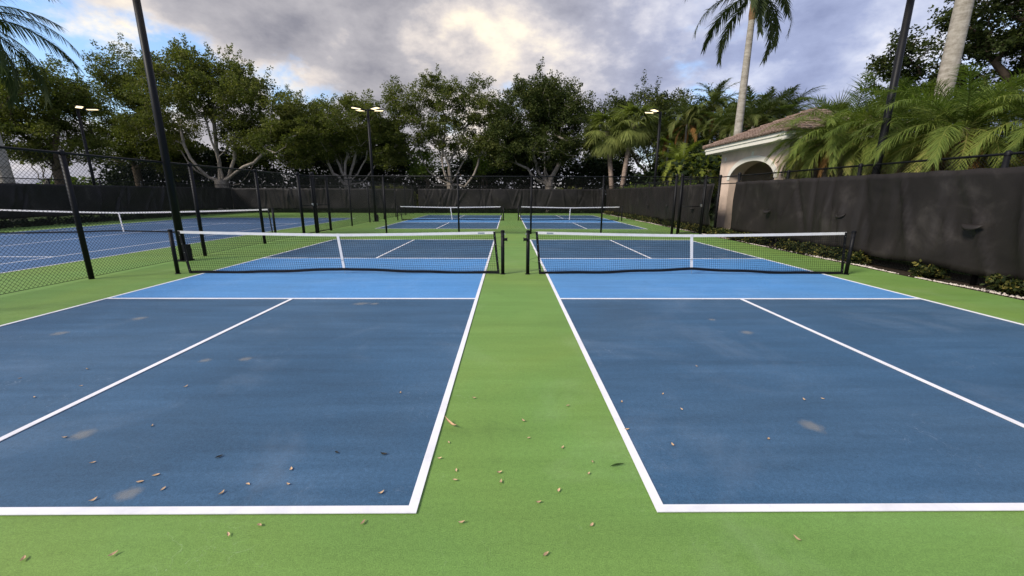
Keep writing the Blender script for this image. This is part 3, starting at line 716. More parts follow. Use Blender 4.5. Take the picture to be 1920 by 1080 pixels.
def tree(label, base, lobes, fork_z, trunk_r, ncl, per, leaf, clr, seed, mat='oak', bark='bark', nlimb=6, group=None, twig=.012, lean=(0, 0), gap=.45, name='oak_tree'):
    """lobes: (px, py, rpx_x, rpx_y, Y, depth radius in metres)"""
    rng = np.random.RandomState(seed)
    base = np.array([base[0], base[1], 0.])
    Ls = []
    for px, py, ax_, ay, Y, dp in lobes:
        c = atY(px, py, Y); dep = float(np.dot(c-np.array([0, 0, CAMZ]), FW))
        Ls.append((c, np.array([ax_*dep/FPX, dp, ay*dep/FPX])))
    wts = np.array([l[1].prod()**.75 for l in Ls]); wts /= wts.sum()
    pts = []
    for i in rng.choice(len(Ls), ncl, p=wts):
        d = rng.normal(size=3); d /= np.linalg.norm(d)
        r = rng.uniform(gap, 1.0)**.6 if rng.rand() < .8 else rng.uniform(.2, 1.05)
        pts.append(Ls[i][0]+d*r*Ls[i][1])
    pts = np.array(pts); pts = pts[pts[:, 2] > fork_z*.8]
    t = empty(name, tuple(base)); tag(t, label, 'tree', group)
    fork = base+np.array([lean[0], lean[1], fork_z])
    nodes = [base+[0, 0, -.1], base+(fork-base)*.5+rng.normal(0, .06, 3)*[1, 1, 0], fork]; par = [-1, 0, 1]
    # main limbs towards groups of clumps
    ang = np.arctan2(pts[:, 0]-fork[0], (pts[:, 2]-fork[2]))
    order = np.argsort(ang); 
    for g in np.array_split(order, nlimb):
        if not len(g): continue
        tgt = fork+(pts[g].mean(0)-fork)*.8; prev = 2; k = 6
        perp = rng.normal(0, .09, 3)*np.linalg.norm(tgt-fork)
        for j in range(1, k+1):
            f = j/k
            p = fork+(tgt-fork)*f+perp*math.sin(f*PI)+np.array([0, 0, -.10*np.linalg.norm(tgt-fork)*math.sin(f*PI)])+rng.normal(0, .10, 3)
            nodes.append(p); par.append(prev); prev = len(nodes)-1
    dist = np.linalg.norm(pts-fork, axis=1)
    tips = []
    for i in np.argsort(dist):
        A = np.array(nodes[2:]); dv = pts[i]-A; dd = np.linalg.norm(dv, axis=1)
        cost = dd+.35*np.linalg.norm(A-fork, axis=1)*0+np.where(dv[:, 2] < 0, .6*-dv[:, 2], 0)
        j = int(np.argmin(cost))+2
        p0 = np.array(nodes[j]); L_ = np.linalg.norm(pts[i]-p0); k = max(1, min(4, int(L_/.7))); prev = j
        for q in range(1, k+1):
            f = q/k
            nodes.append(p0+(pts[i]-p0)*f+(rng.normal(0, .09*L_, 3)*math.sin(f*PI) if q < k else 0)); par.append(prev); prev = len(nodes)-1
        tips.append(prev)
    nodes = np.array(nodes); cnt = np.zeros(len(nodes))
    for x in tips:
        while x >= 0: cnt[x] += 1; x = par[x]
    rad = np.minimum(twig*np.maximum(cnt, 1)**.56, trunk_r); rad[0] = trunk_r*1.25; rad[1] = trunk_r; rad[2] = trunk_r*.95
    V = []; Q = []
    for i in range(1, len(nodes)):
        a, b = nodes[par[i]], nodes[i]; d = b-a; l = np.linalg.norm(d)
        if l < 1e-4: continue
        d /= l; u = np.cross(d, [0, 0, 1.] if abs(d[2]) < .95 else [1., 0, 0]); u /= np.linalg.norm(u); w_ = np.cross(d, u)
        ra = min(rad[par[i]], rad[i]*1.35) if par[i] > 2 else min(rad[par[i]], rad[i]*1.7); rb = rad[i]
        n = 8 if rb > .08 else (5 if rb > .03 else 3); s0 = len(V)
        for P_, r_ in ((a, ra), (b+d*rb*.4, rb)):
            for k in range(n):
                th = 2*PI*k/n; V.append(P_+r_*(math.cos(th)*u+math.sin(th)*w_))
        Q += [(s0+k, s0+(k+1) % n, s0+n+(k+1) % n, s0+n+k) for k in range(n)]
    V = np.array(V)-base
    link('trunk', np_mesh('trunk', V, Q), bark, t, True)
    counts = rng.randint(int(per*.5), int(per*1.5), len(pts)); cr = clr*rng.uniform(.6, 1.35, len(pts))
    cmean = pts.mean(0); ex = []                                 # loose sprigs that break the outline
    for i in rng.choice(len(pts), int(len(pts)*.7)):
        d = (pts[i]-cmean)*[1, 1, 1.2]; d = d/np.linalg.norm(d)*.6+rng.normal(0, .35, 3)+[0, 0, .35]
        for k in range(1, 5): ex.append(pts[i]+d*clr*(.62+.17*k))
    ex = np.array(ex)
    V, Q, tt = leaf_cloud(np.concatenate([pts, ex])-base, np.concatenate([cr, np.full(len(ex), clr*.2)]), np.concatenate([counts, np.full(len(ex), max(4, per//18))]), leaf, rng)
    link('crown', np_mesh('crown', V, Q, tt), mat, t)
    return t

# --- palms
def strip_leaf(V, Q, T, p, dirv, side, length, wid, droop, tint, segs=3):
    b = len(V); dirv = dirv/np.linalg.norm(dirv)
    cur = np.array(p, float); d = dirv.copy()
    for i in range(segs+1):
        f = i/segs; w_ = wid*(1-f**1.6)*(.55+.45*min(1, f*5)) if i < segs else wid*.06
        V.append(cur-side*w_); V.append(cur+side*w_); T += [tint, tint]
        d = d+np.array([0, 0, -droop/segs]); d /= np.linalg.norm(d)
        cur = cur+d*length/segs
    Q += [(b+2*i, b+2*i+1, b+2*i+3, b+2*i+2) for i in range(segs)]
def pinnate_mesh(seed, Ln, el0, bend, n=34, lmax=.5, droop=.5, spread=62, wid=.014, vee=.35, start=.14, tint=.5, rach=.016, plum=0.):
    rng = np.random.RandomState(seed)
    V = []; Q = []; T = []; k = 16; pts = []; cur = np.zeros(3); dirs = []
    sw = rng.normal(0, .08)
    for i in range(k+1):
        f = i/k; el = el0-bend*f**1.25; az = sw*f*2
        d = np.array([math.cos(el)*math.cos(az), math.cos(el)*math.sin(az), math.sin(el)]); pts.append(cur.copy()); dirs.append(d); cur = cur+d*Ln/k
    for i in range(k):                                           # rachis
        a, b = pts[i], pts[i+1]; d = dirs[i]; s_ = np.cross(d, [0, 0, 1.]); s_ /= np.linalg.norm(s_)+1e-9; u = np.cross(s_, d)
        r0 = rach*(1-.85*i/k); r1 = rach*(1-.85*(i+1)/k); b0 = len(V)
        for P_, r_ in ((a, r0), (b, r1)):
            for q in range(3):
                th = 2*PI*q/3+PI/2; V.append(P_+r_*(math.cos(th)*s_+math.sin(th)*u)); T.append(min(1, tint+.35))
        Q += [(b0+q, b0+(q+1) % 3, b0+3+(q+1) % 3, b0+3+q) for q in range(3)]
    for i in range(n):
        f = start+(1-start)*(i+.5)/n; x = f*k; j = min(k-1, int(x)); p = pts[j]+(pts[j+1]-pts[j])*(x-j); d = dirs[j]
        s_ = np.cross(d, [0, 0, 1.]); s_ /= np.linalg.norm(s_)+1e-9; u = np.cross(s_, d)
        prof = (math.sin(min(1, (f-start)/(1-start)*1.02+.18)*PI*.86))**.7
        for sg in (-1, 1):
            a = R(spread)*(1-.45*f)+rng.normal(0, .09)
            pl_ = rng.uniform(-1, 1)*plum
            dv = d*math.cos(a)+(s_*sg*math.cos(vee+pl_)+u*math.sin(vee+pl_))*math.sin(a)
            wv = np.cross(dv, u); wv = wv/(np.linalg.norm(wv)+1e-9)*.8+d*.3*sg*0
            strip_leaf(V, Q, T, p, dv, wv, lmax*prof*rng.uniform(.85, 1.1), wid, droop*rng.uniform(.6, 1.4), float(np.clip(tint+rng.normal(0, .14), 0, 1)))
    return np_mesh('frond', np.array(V), Q, T)
def fan_mesh(seed, pet, el0, bend, rad_=.85, n=26, droop=.7, tint=.5, spread=115, wid=.045):
    rng = np.random.RandomState(seed); V = []; Q = []; T = []; cur = np.zeros(3); k = 8
    for i in range(k):
        el = el0-bend*(i/k); d = np.array([math.cos(el), 0, math.sin(el)]); nx_ = cur+d*pet/k; b0 = len(V); u = np.array([-math.sin(el), 0, math.cos(el)])
        for P_ in (cur, nx_):
            for s_ in ((0, -.014), (0, .014), (.012, 0)): V.append(P_+np.array([0, s_[1], 0])+u*s_[0]); T.append(.75)
        Q += [(b0+q, b0+(q+1) % 3, b0+3+(q+1) % 3, b0+3+q) for q in range(3)]; cur = nx_
    s_ = np.array([0, 1., 0])
    for i in range(n):
        a = R(spread)*(2*(i+.5)/n-1)
        fold = .25*abs(math.sin(a))
        dv = d*math.cos(a)+s_*math.sin(a)-u*fold*.5+u*.1
        wv = np.cross(dv, u); wv /= np.linalg.norm(wv)+1e-9
        strip_leaf(V, Q, T, cur-d*.04, dv, wv, rad_*(.72+.28*math.cos(a*.8))*rng.uniform(.9, 1.1), wid, droop*rng.uniform(.5, 1.5), float(np.clip(tint+rng.normal(0, .15), 0, 1)), 4)
    return np_mesh('frond', np.array(V), Q, T)
FR = {}
def variants(key, fn):
    if key not in FR: FR[key] = fn()
    return FR[key]
def palm(name, label, x, y, zc, trunk, sets, seed, scale=1., group=None, lean=(0, 0), tilt=.1, cat='palm'):
    """trunk: (r_base, r_mid, r_top, mat) ; sets: list of (mesh list, count, material)"""
    rnd = random.Random(seed)
    t = empty(name, (x, y, 0)); tag(t, label, cat, group)
    if trunk:
        rb, rm, rt, mt = trunk
        m = MB(); k = 14; pts = []; rs = []
        for i in range(k+1):
            f = i/k; pts.append((lean[0]*f**1.5, lean[1]*f**1.5, -.1+(zc+.1)*f)); rs.append((rb+(rm-rb)*min(1, f*6)) if f < .4 else rm+(rt-rm)*((f-.4)/.6))
        m.tube(pts, rs, 16); m.build('trunk', mt, t, True)
    az = rnd.uniform(0, 6.28)
    for meshes, cnt, mat in sets:
        for i in range(cnt):
            me = meshes[int(i*len(meshes)/cnt) if cnt >= len(meshes) else rnd.randrange(len(meshes))]
            if not me.materials: me.materials.append(MAT[mat])
            az += 2.39996+rnd.uniform(-.25, .25)
            o = bpy.data.objects.new('frond', me); COL.objects.link(o); o.parent = t
            o.location = (lean[0]+math.cos(az)*.06, lean[1]+math.sin(az)*.06, zc-.04+rnd.uniform(-.05, .05)*scale)
            s_ = scale*rnd.uniform(.88, 1.1); o.scale = (s_, s_, s_)
            o.rotation_euler = (rnd.uniform(-tilt, tilt)*1.5, rnd.uniform(-tilt, tilt), az)
    return t

# ------------------------------------------------------------------ trees behind the courts
def X_at(px, Y): return atY(px, 350, Y)[0]
G = 'broadleaf trees beyond the fences'
tree('broad oak with pale splayed limbs beyond the far end of the tennis court', (X_at(417, 41), 41),
     [(330, 175, 85, 65, 41, 3.5), (425, 180, 85, 55, 41, 3.5), (500, 215, 75, 50, 41, 3), (345, 130, 60, 34, 41, 2.2), (435, 150, 45, 30, 41, 2), (545, 270, 55, 48, 40, 2.5), (300, 245, 60, 40, 41, 3), (475, 265, 60, 35, 42, 3)],
     2.7, .62, 430, 185, .18, .9, 11, nlimb=8, group=G)
tree('oak with feathery top left of the near light pole, beyond the tennis court', (X_at(262, 44), 44),
     [(250, 150, 60, 50, 44, 3), (235, 215, 62, 50, 44, 3), (275, 265, 55, 45, 44, 3), (205, 270, 40, 40, 44, 2.5), (330, 290, 60, 40, 45, 2.5)], 4.2, .35, 330, 170, .18, .9, 12, bark='darkbark', nlimb=5, group=G)
tree('oak at the left edge behind the palm, with sky showing beneath its crown', (X_at(118, 34), 34),
     [(65, 190, 80, 55, 34, 3), (115, 165, 45, 40, 34, 2.5), (25, 245, 60, 50, 33, 3), (120, 235, 48, 42, 34, 2.5), (-40, 190, 60, 70, 34, 3), (155, 275, 28, 26, 34, 1.5), (70, 285, 45, 18, 34, 2)],
     3.4, .42, 320, 180, .155, .8, 13, bark='darkbark', nlimb=6, group=G)
tree('small bare-limbed tree seen against bright sky left of the fence post', (X_at(88, 40), 40),
     [(85, 296, 48, 20, 40, 2)], 2.6, .2, 40, 14, .2, .5, 19, nlimb=5, group=G)
tree('grey-green oak with pale forked limbs left of the four-panel light', (X_at(652, 42), 42),
     [(640, 225, 72, 40, 42, 3), (600, 255, 60, 48, 42, 3), (690, 240, 50, 40, 42, 2.5), (640, 270, 70, 32, 43, 2.5), (575, 215, 35, 30, 43, 2), (725, 275, 34, 40, 42, 2)],
     2.5, .42, 350, 180, .17, .85, 14, nlimb=8, group=G)
tree('airy tall tree with many upright stems left of centre', (X_at(845, 43), 43),
     [(755, 185, 36, 38, 43, 2.2), (830, 190, 50, 42, 43, 2.5), (893, 195, 42, 42, 43, 2.5), (780, 250, 48, 42, 43, 2.5), (860, 255, 60, 42, 43, 2.6), (735, 255, 26, 36, 43, 1.8), (915, 265, 30, 45, 43, 2)],
     2.6, .4, 290, 165, .17, .75, 15, nlimb=9, group=G, gap=.3)
tree('dense dark rounded tree right of centre behind the far court', (X_at(1030, 42), 42),
     [(985, 215, 55, 60, 42, 3.2), (1045, 205, 56, 48, 42, 3.2), (1078, 250, 36, 52, 42, 2.8), (945, 265, 36, 55, 42, 2.6), (1015, 275, 75, 40, 42, 3), (1020, 180, 50, 30, 42, 2.4)],
     2.6, .42, 450, 190, .17, .85, 16, 'dense', 'bark', 7, group=G)
tree('dark tree behind the fan palms and the right-hand light', (X_at(1215, 52), 52),
     [(1150, 235, 50, 50, 52, 3.5), (1205, 215, 55, 42, 52, 3.5), (1265, 225, 50, 45, 52, 3.5), (1330, 235, 55, 50, 52, 3.5), (1220, 270, 90, 40, 53, 3.5), (1130, 280, 40, 50, 52, 3), (1400, 250, 50, 45, 52, 3.5)],
     4, .45, 430, 170, .22, 1.15, 17, 'dense', 'darkbark', 7, group=G)
tree('dark oak filling behind the four-panel light and airy tree', (X_at(700, 52), 52),
     [(700, 285, 60, 45, 52, 3), (600, 285, 70, 45, 52, 3), (520, 270, 60, 45, 52, 3), (920, 300, 50, 40, 52, 3)], 3.5, .35, 240, 170, .22, 1.15, 18, 'dense', 'darkbark', 6, group=G)
tree('loose-leaved tree between the right light pole and the thick palm trunk', (X_at(1700, 22), 22),
     [(1700, 120, 48, 42, 22, 1.6), (1715, 165, 55, 35, 22, 1.8), (1670, 100, 25, 22, 22, 1), (1760, 175, 40, 35, 22, 1.6), (1690, 65, 22, 20, 22, .8)], 3.5, .2, 110, 75, .15, .42, 21, 'dense', 'darkbark', 5, group=G, gap=.2)
tree('large oak at the right edge behind the thick palm trunk', (X_at(1900, 17), 17),
     [(1870, 50, 60, 55, 17, 2), (1900, 130, 55, 50, 17, 2), (1830, 110, 35, 40, 17, 1.6), (1900, -30, 80, 50, 17, 2), (1960, 60, 60, 80, 17, 2), (1850, 185, 50, 28, 17, 1.8), (1800, 20, 25, 25, 17, 1.2)],
     3.5, .3, 260, 110, .12, .42, 22, 'dense', 'darkbark', 6, group=G, gap=.3)
# understory thicket and hedges
def mass(name, label, xs, ys, zs, n, leaf, mat, seed, cat=None, kind='stuff', hole=.0, per=40, clr=.8, tint0=.4):
    rng = np.random.RandomState(seed); c = np.stack([rng.uniform(*xs, n), rng.uniform(*ys, n), zs[0]+(zs[1]-zs[0])*rng.uniform(0, 1, n)**.85], -1)
    hgt = zs[1]*(.75+.25*np.sin(c[:, 0]*.55+seed)*np.sin(c[:, 0]*.23+1)); c = c[(c[:, 2] < hgt)]
    if hole: c = c[(np.sin(c[:, 0]*1.3+seed)+np.sin(c[:, 2]*1.7+c[:, 0]*.4)) > -2+hole]
    V, Q, T = leaf_cloud(c, clr*rng.uniform(.6, 1.3, len(c)), np.full(len(c), per), leaf, rng, .8, tint0)
    o = link(name, np_mesh(name, V, Q, T), mat); tag(o, label, cat, kind=kind); return o
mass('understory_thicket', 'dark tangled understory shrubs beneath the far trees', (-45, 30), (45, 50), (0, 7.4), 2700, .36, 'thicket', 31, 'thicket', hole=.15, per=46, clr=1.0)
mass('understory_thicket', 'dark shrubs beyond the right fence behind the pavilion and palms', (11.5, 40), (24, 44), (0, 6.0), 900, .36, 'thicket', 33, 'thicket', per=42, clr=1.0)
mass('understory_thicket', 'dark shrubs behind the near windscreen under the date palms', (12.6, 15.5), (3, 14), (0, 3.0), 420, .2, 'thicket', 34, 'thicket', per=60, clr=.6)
mass('hedge', 'low bright green hedge beyond the far side of the tennis court', (-75, -33), (46, 49), (0, 3.4), 900, .34, 'lime', 35, 'hedge', per=40, clr=.7, tint0=.3)
mass('hedge', 'clipped hedge whose leaf tips show above the far windscreen', (-25, 8.6), (38.2, 39.2), (.2, 2.35), 700, .17, 'oak', 36, 'hedge', per=45, clr=.36, tint0=.75)
mass('hedge', 'bright green hedge above the right windscreen beyond the far court', (9.6, 10.6), (24, 37), (.2, 2.75), 330, .17, 'lime', 37, 'hedge', per=60, clr=.4, tint0=.4)
def shrub(label, px, py, Y, r, n, mat, seed):
    rng = np.random.RandomState(seed); c0 = atY(px, py, Y); b = np.array([c0[0], Y, 0])
    t = empty('shrub', tuple(b)); tag(t, label, 'shrub')
    c = rng.normal(size=(n, 3)); c /= np.linalg.norm(c, axis=1)[:, None]; c = c*rng.uniform(.4, 1, n)[:, None]*np.array([r, r, r*.8])+(c0-b)
    V, Q, T = leaf_cloud(c, np.full(n, r*.3), np.full(n, 45), .2, rng, .8, .5)
    link('foliage', np_mesh('foliage', V, Q, T), mat, t)
    m = MB()
    for k in range(6): m.tube([(0, 0, -.1), (rng.uniform(-.3, .3)*r, rng.uniform(-.3, .3)*r, (c0[2])*.6), tuple(c[k*3])], [.06, .04, .015], 6)
    m.build('stem', 'darkbark', t)
shrub('bright green shrub between the four-panel light and the airy tree', 795, 305, 44, 2.0, 60, 'lime', 41)
shrub('lime green shrub just behind the stems of the airy tree', 905, 310, 45, 1.6, 40, 'lime', 42)

# ------------------------------------------------------------------ palms
date = [pinnate_mesh(100+i, 2.2, R(56-18*i), R(66+11*i), 84, .50, .75, 56, .0125, .35, .10, .32+.07*i, .02, .5) for i in range(5)]
date_old = [pinnate_mesh(120+i, 2.0, R(-18-12*i), R(58), 72, .46, .9, 58, .0135, .3, .14, .9, .018, .25) for i in range(2)]
brown = [pinnate_mesh(130+i, 1.6, R(-35-10*i), R(45), 60, .38, .9, 52, .013, .2, .14, .5, .016, .3) for i in range(2)]
GD = 'feathery date palms behind the right windscreen'
def datepalm(label, x, y, z, seed, scale=1., nb=3):
    palm('date_palm', label, x, y, z, (.12, .1, .12, 'sabaltrunk'), [(date, 40, 'pinnate'), (date_old, 7, 'pinnate'), (brown, nb, 'brownp')], seed, scale, GD)
datepalm('feathery date palm overhanging the right end of the pavilion roof', 10.35, 13.0, 3.55, 1, 1.0, 4)
datepalm('feathery date palm rising just left of the near right light pole', 10.9, 11.6, 3.35, 2, .95, 3)
datepalm('feathery date palm with drooping browned fronds in front of the thick palm trunk', 10.5, 9.75, 3.2, 3, .95, 6)
datepalm('feathery date palm right of the thick palm trunk', 11.5, 8.7, 3.0, 4, .95, 2)
datepalm('feathery date palm at the right edge of the picture above the windscreen', 11.3, 7.4, 2.7, 5, .9, 2)
datepalm('feathery date palm nearest the pavilion, its fronds across the arch', 10.3, 13.9, 3.3, 7, .72, 3)
datepalm('feathery date palm behind the right light pole', 12.6, 12.0, 3.6, 6, 1.0, 2)
bright = [pinnate_mesh(140+i, 2.4, R(66-24*i), R(62+12*i), 52, .55, .6, 58, .03, .3, .12, .4+.07*i, .025, .3) for i in range(5)]
brightd = [pinnate_mesh(150, 2.0, R(-30), R(50), 46, .5, .5, 58, .03, .3, .14, .95, .02, .25)]
palm('date_palm', 'yellow-green date palm left of the pavilion, nearest the fan palms', X_at(1272, 31), 31, 4.0, (.16, .14, .16, 'sabaltrunk'), [(bright, 24, 'brightp'), (brightd, 5, 'brightp')], 11, 1.0, 'yellow-green palms left of the pavilion')
palm('date_palm', 'yellow-green date palm touching the left corner of the pavilion roof', X_at(1326, 29), 29, 3.4, (.16, .14, .16, 'sabaltrunk'), [(bright, 24, 'brightp'), (brightd, 5, 'brightp')], 12, .95, 'yellow-green palms left of the pavilion')
fan = [fan_mesh(160+i, 1.1, R(62-24*i), R(30), 1.2, 30, .85, .55+.07*i) for i in range(5)]
fano = [fan_mesh(170+i, 1.1, R(-38-12*i), R(25), 1.1, 26, .9, .85) for i in range(2)]
for nm, px, pyc, Y, sd_, lb in (('a', 1150, 240, 39.8, 1, 'left of the pair of fan palms with brown trunks'), ('b', 1166, 226, 38.9, 2, 'right of the pair of fan palms with brown trunks'), ):
    bse = atY(px+(0 if nm == 'a' else -2), 350, Y); top_ = atY(1138 if nm == 'a' else 1188, pyc+6, Y)
    palm('fan_palm', lb, bse[0], Y, top_[2], (.26, .22, .2, 'sabaltrunk'), [(fan, 44, 'sabal'), (fano, 16, 'sabal')], 20+sd_, 1.25, 'pair of fan palms', lean=(top_[0]-bse[0], 0))
palm('fan_palm', 'blue-green fan palm behind the right-hand light', X_at(1262, 42), 42, 6.4, (.25, .22, .2, 'sabaltrunk'), [(fan, 30, 'sabal'), (fano, 8, 'sabal')], 25, 1.25, 'fan palms in the background')
fan2 = [fan_mesh(180+i, .9, R(80-20*i), R(20), .95, 22, .25, .3+.07*i, 100, .024) for i in range(4)]
palm('fan_palm', 'spiky fan palm above the pavilion roof', X_at(1535, 20.5), 20.5, 4.75, (.2, .18, .18, 'sabaltrunk'), [(fan2, 34, 'sabal')], 26, 1.0, 'spiky fan palms behind the pavilion')
palm('fan_palm', 'spiky fan palm behind the near right light pole', X_at(1628, 19.5), 19.5, 4.7, (.2, .18, .18, 'sabaltrunk'), [(fan2, 34, 'sabal')], 27, 1.0, 'spiky fan palms behind the pavilion')
palm('fan_palm', 'spiky fan palm low against the roof ridge', X_at(1478, 24), 24, 4.9, (.2, .18, .18, 'sabaltrunk'), [(fan2, 28, 'sabal')], 28, .9, 'spiky fan palms behind the pavilion')
areca = [pinnate_mesh(190+i, 2.9, R(76-17*i), R(80+16*i), 44, .66, .9, 55, .035, .5, .2, .35+.1*i, .022, .2) for i in range(4)]
abrown = [pinnate_mesh(200+i, 2.4, R(-10-25*i), R(60), 38, .55, .9, 50, .035, .2, .2, .5, .02, .2) for i in range(2)]
for i, (px, py, Y, nb, lb) in enumerate(((1288, 232, 37, 5, 'slender palm with orange dying fronds beside the right-hand light'), (1338, 205, 36, 4, 'tallest slender palm left of the grey palm trunk'),
                                         (1372, 228, 35, 2, 'slender palm touching the left of the grey palm trunk'), (1440, 222, 31, 2, 'slender arching palm right of the grey palm trunk'), (1312, 240, 39, 3, 'slender palm low behind the yellow-green palms'), (1254, 262, 40, 2, 'short slender palm just right of the right-hand light pole'), (1360, 252, 32, 2, 'short slender palm above the left end of the pavilion roof'), (1412, 236, 28, 1, 'short slender palm just right of the grey palm trunk'), (1472, 228, 29, 1, 'slender palm above the middle of the pavilion roof'))):
    tp = atY(px, py, Y); palm('slender_palm', lb, tp[0], Y, tp[2], (.11, .09, .08, 'royal'), [(areca, 26, 'areca'), (abrown, nb, 'brownp')], 40+i, 1.0, 'slender feather palms')
royal = [pinnate_mesh(210+i, 3.6, R(58-27*i), R(66+8*i), 76, .8, 1.0, 52, .035, .1, .12, .35+.1*i, .035, .6) for i in range(4)]
def crownshaft(t, z, r, l):
    m = MB(); m.lathe((0, 0, z), [(r*1.0, -l), (r*1.25, -l*.8), (r*1.05, -l*.4), (r*.75, 0), (r*.5, .15)], 16); m.build('crownshaft', 'crownshaft', t, True)
tp = atY(1408, -18, 24)
pr = palm('royal_palm', 'tall grey-trunked royal palm rising behind the pavilion roof', X_at(1371, 24), 24, tp[2], (.27, .215, .14, 'royal'), [(royal, 17, 'darkp')], 51, 1.05, 'tall palms')
cs_ = MB(); cs_.lathe((0, 0, tp[2]+.25), [(.15, -1.7), (.185, -1.4), (.16, -.8), (.11, 0), (.06, .25)], 16); cs_.build('crownshaft', 'crownshaft', pr, True)
bt = atY(1768, 180, 15)
palm('royal_palm', 'thick pale palm trunk rising out of frame at the right', bt[0], 15, 15.0, (.30, .25, .2, 'royal'), [(royal, 15, 'darkp')], 52, 1.1, 'tall palms')
coco = [pinnate_mesh(220+i, 4.2, R(42-24*i), R(70+12*i), 74, .9, 1.2, 50, .03, .15, .12, .35+.1*i, .04, .25) for i in range(4)]
bl_ = atX(8, 315, -27.6)
palm('feather_palm', 'tall feather palm at the left edge with fronds hanging into the sky', -27.6, bl_[1], 10.5, (.36, .3, .2, 'royal'), [(coco, 26, 'darkp')], 53, 1.2, 'tall palms', lean=(-.5, 0))

# ------------------------------------------------------------------ right planting bed
rng = np.random.RandomState(61)
V = []; Q = []
for i in range(5200):                                           # pebbles along the kerb line
    y = rng.uniform(3, 37); x = 8.515+abs(rng.normal(0, .07+.05*math.sin(y*1.3)))+.02*(1+math.sin(y*2.1))
    if (math.sin(y*1.9+1)+math.sin(y*.83)) < -.25 and rng.rand() < .9: continue
    if x > 8.78: continue
    s_ = rng.uniform(.012, .028); b = len(V); a = rng.uniform(0, 6.28); c_, sn = math.cos(a), math.sin(a)
    st = [(1, 0, 0), (0, .75, 0), (-1, 0, 0), (0, -.75, 0), (.15, .1, .65), (0, 0, -.6)]
    for q in st: V.append((x+s_*(q[0]*c_-q[1]*sn), y+s_*(q[0]*sn+q[1]*c_), .008+s_*(q[2]+.35)))
    Q += [(b, b+1, b+4), (b+1, b+2, b+4), (b+2, b+3, b+4), (b+3, b, b+4), (b+1, b, b+5), (b+2, b+1, b+5), (b+3, b+2, b+5), (b, b+3, b+5)]
tag(link('white_pebbles', np_mesh('white_pebbles', V, Q), 'pebble'), 'white pebbles scattered along the edge of the right planting bed', 'pebbles', kind='stuff')
n = 2600; yy = rng.uniform(3, 37, n); c = np.stack([8.62+.44*rng.uniform(0, 1, n)**.8, yy, rng.uniform(.02, .27, n)], -1)
keep = (np.sin(yy*1.3)+np.sin(yy*3.1+1)+np.sin(yy*.5)) > -.9; c = c[keep]
V, Q, T = leaf_cloud(c, np.full(len(c), .1), np.full(len(c), 26), .075, rng, .8, .5, .9)
tag(link('ground_cover', np_mesh('ground_cover', V, Q, T), 'cover'), 'low leafy ground cover under the right windscreen', 'ground cover', kind='stuff')
n = 700; c = np.stack([rng.uniform(-24.9, -24.5, n), rng.uniform(6, 37, n), rng.uniform(.02, .3, n)], -1)
V, Q, T = leaf_cloud(c, np.full(n, .18), np.full(n, 22), .12, rng, .8, .2, .6)
tag(link('ground_cover', np_mesh('ground_cover', V, Q, T), 'thicket'), 'dark low ground cover along the far side of the tennis court', 'ground cover', kind='stuff')
n = 900; c = np.stack([rng.uniform(-25, 9, n), rng.uniform(37.25, 37.5, n), rng.uniform(.02, .3, n)], -1)
V, Q, T = leaf_cloud(c, np.full(n, .18), np.full(n, 22), .12, rng, .8, .2, .6)
tag(link('ground_cover', np_mesh('ground_cover', V, Q, T), 'thicket'), 'dark low ground cover along the far end of the courts', 'ground cover', kind='stuff')

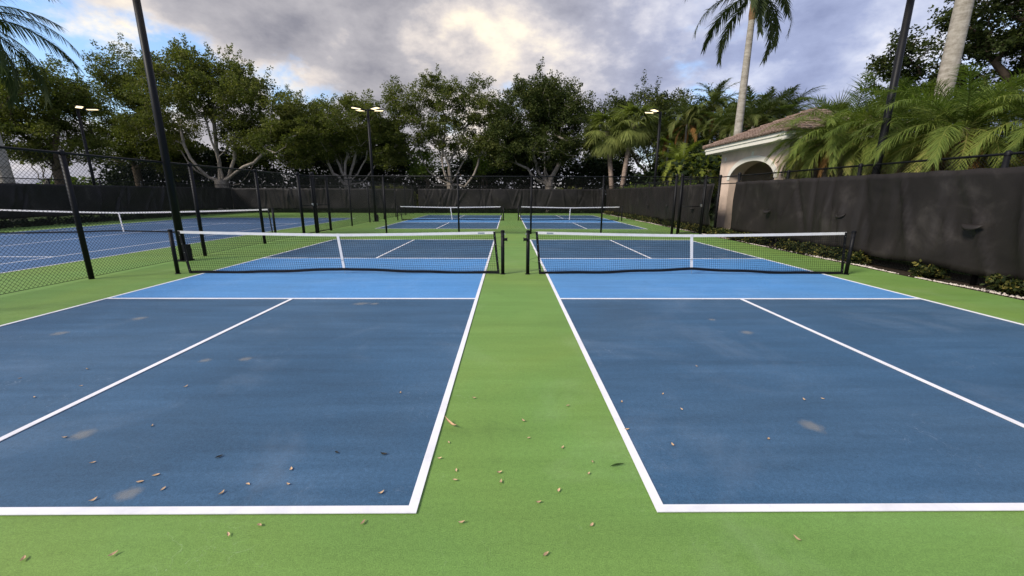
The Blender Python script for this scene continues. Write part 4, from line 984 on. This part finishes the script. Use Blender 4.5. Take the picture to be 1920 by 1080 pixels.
# ------------------------------------------------------------------ fallen leaves
def leaf_mesh(seed, curl):
    rnd = random.Random(seed); m = MB(); k = 6; vs_ = []
    for i in range(k+1):
        f = i/k; wd = math.sin(min(f*1.05, 1)*PI)**.8*.19+.012
        z = curl*(f-.5)**2*1.2+.03
        for s_ in (-1, 0, 1): vs_.append(((f-.5), s_*wd+.08*math.sin(f*3), z+abs(s_)*wd*.55))
    m.add(vs_, [(i*3+j, i*3+j+1, i*3+4+j, i*3+3+j) for i in range(k) for j in range(2)])
    return m.mesh('fallen_leaf')
LM = [leaf_mesh(i, .3+.25*i) for i in range(4)]
for me in LM: me.materials.append(MAT['dryleaf'])
LMd = LM[1].copy(); LMd.materials.clear(); LMd.materials.append(MAT['darkleaf'])
LMg = leaf_mesh(9, .1); LMg.materials.append(MAT['greensliver'])
def fallen(px, py, size, label, group=None, me=None, sy=1., rot=None):
    rnd = random.Random(int(px*13+py*7)); p = gnd(px, py, ZB)
    o = bpy.data.objects.new('fallen_leaf', me or LM[rnd.randrange(4)]); COL.objects.link(o)
    s_ = size*rnd.uniform(.85, 1.2); o.location = (p[0], p[1], ZB+.003); o.scale = (s_, s_*sy, s_)
    o.rotation_euler = (rnd.uniform(-.15, .15), rnd.uniform(-.12, .12), rnd.uniform(0, 6.28) if rot is None else rot)
    tag(o, label, 'leaf', group); return o
ORD = ['nearest'] + [w_+' nearest' for w_ in 'second third fourth fifth sixth seventh eighth ninth tenth eleventh twelfth thirteenth fourteenth fifteenth sixteenth seventeenth eighteenth nineteenth twentieth'.split()]
def litter(pts, size, where, group):
    for k, (a, b) in enumerate(sorted(pts, key=lambda q: -q[1])):
        fallen(a, b, size, 'small dry leaf %s, %s to the camera' % (where, ORD[k]), group)
litter([(a/2, 560+b/2) for a, b in [(525,688),(612,715),(830,732),(930,698),(1083,697),(1090,643),(350,757),(1428,731),(697,331),(572,479),(327,266),(305,329),(75,300),(245,522),(348,618),(585,663),(128,372),(1500,355)]],
       .034, 'on the left blue court', 'dry leaves on the left blue court')
litter([(a/2, 560+b/2) for a, b in [(855,888),(973,852),(1360,842),(425,963),(85,980)]], .035, 'on the green before the left court', 'dry leaves before the left court')
litter([(841, 831), (824, 860), (856, 882.5), (853, 901.5), (936, 887.5), (940, 905), (889, 746.5)] + [(960+a/2, 560+b/2) for a, b in [(302,613),(288,659),(100,767),(210,403),(44,459),(63,524),(190,561),(176,722)]],
       .032, 'on the green walkway', 'dry leaves on the green walkway')
litter([(960+a/2, 560+b/2) for a, b in [(297,850),(128,962),(1068,905),(-188,843)]], .035, 'on the green below the right court', 'dry leaves below the right court')
litter([(960+a/2, 560+b/2) for a, b in [(410,389),(636,417),(566,359),(1095,381),(960,527),(430,493),(602,552),(692,255),(1165,376)]], .034, 'on the right blue court', 'dry leaves on the right blue court')
fallen(720, 852, .055, 'curled dark leaf standing up on the left court near the walkway', me=LMd)
fallen(411.5, 858, .05, 'dark flat leaf alone in the middle of the left court', me=LMd)
fallen(631, 850, .035, 'tiny dark leaf left of the curled dark one', me=LMd)
fallen(845, 798, .15, 'long narrow dry leaf beside the white sideline on the walkway', sy=.3, rot=-.75)
fallen(1158, 874, .10, 'thin green leaf sliver beside the sideline of the right court', me=LMg, sy=.25, rot=.2)
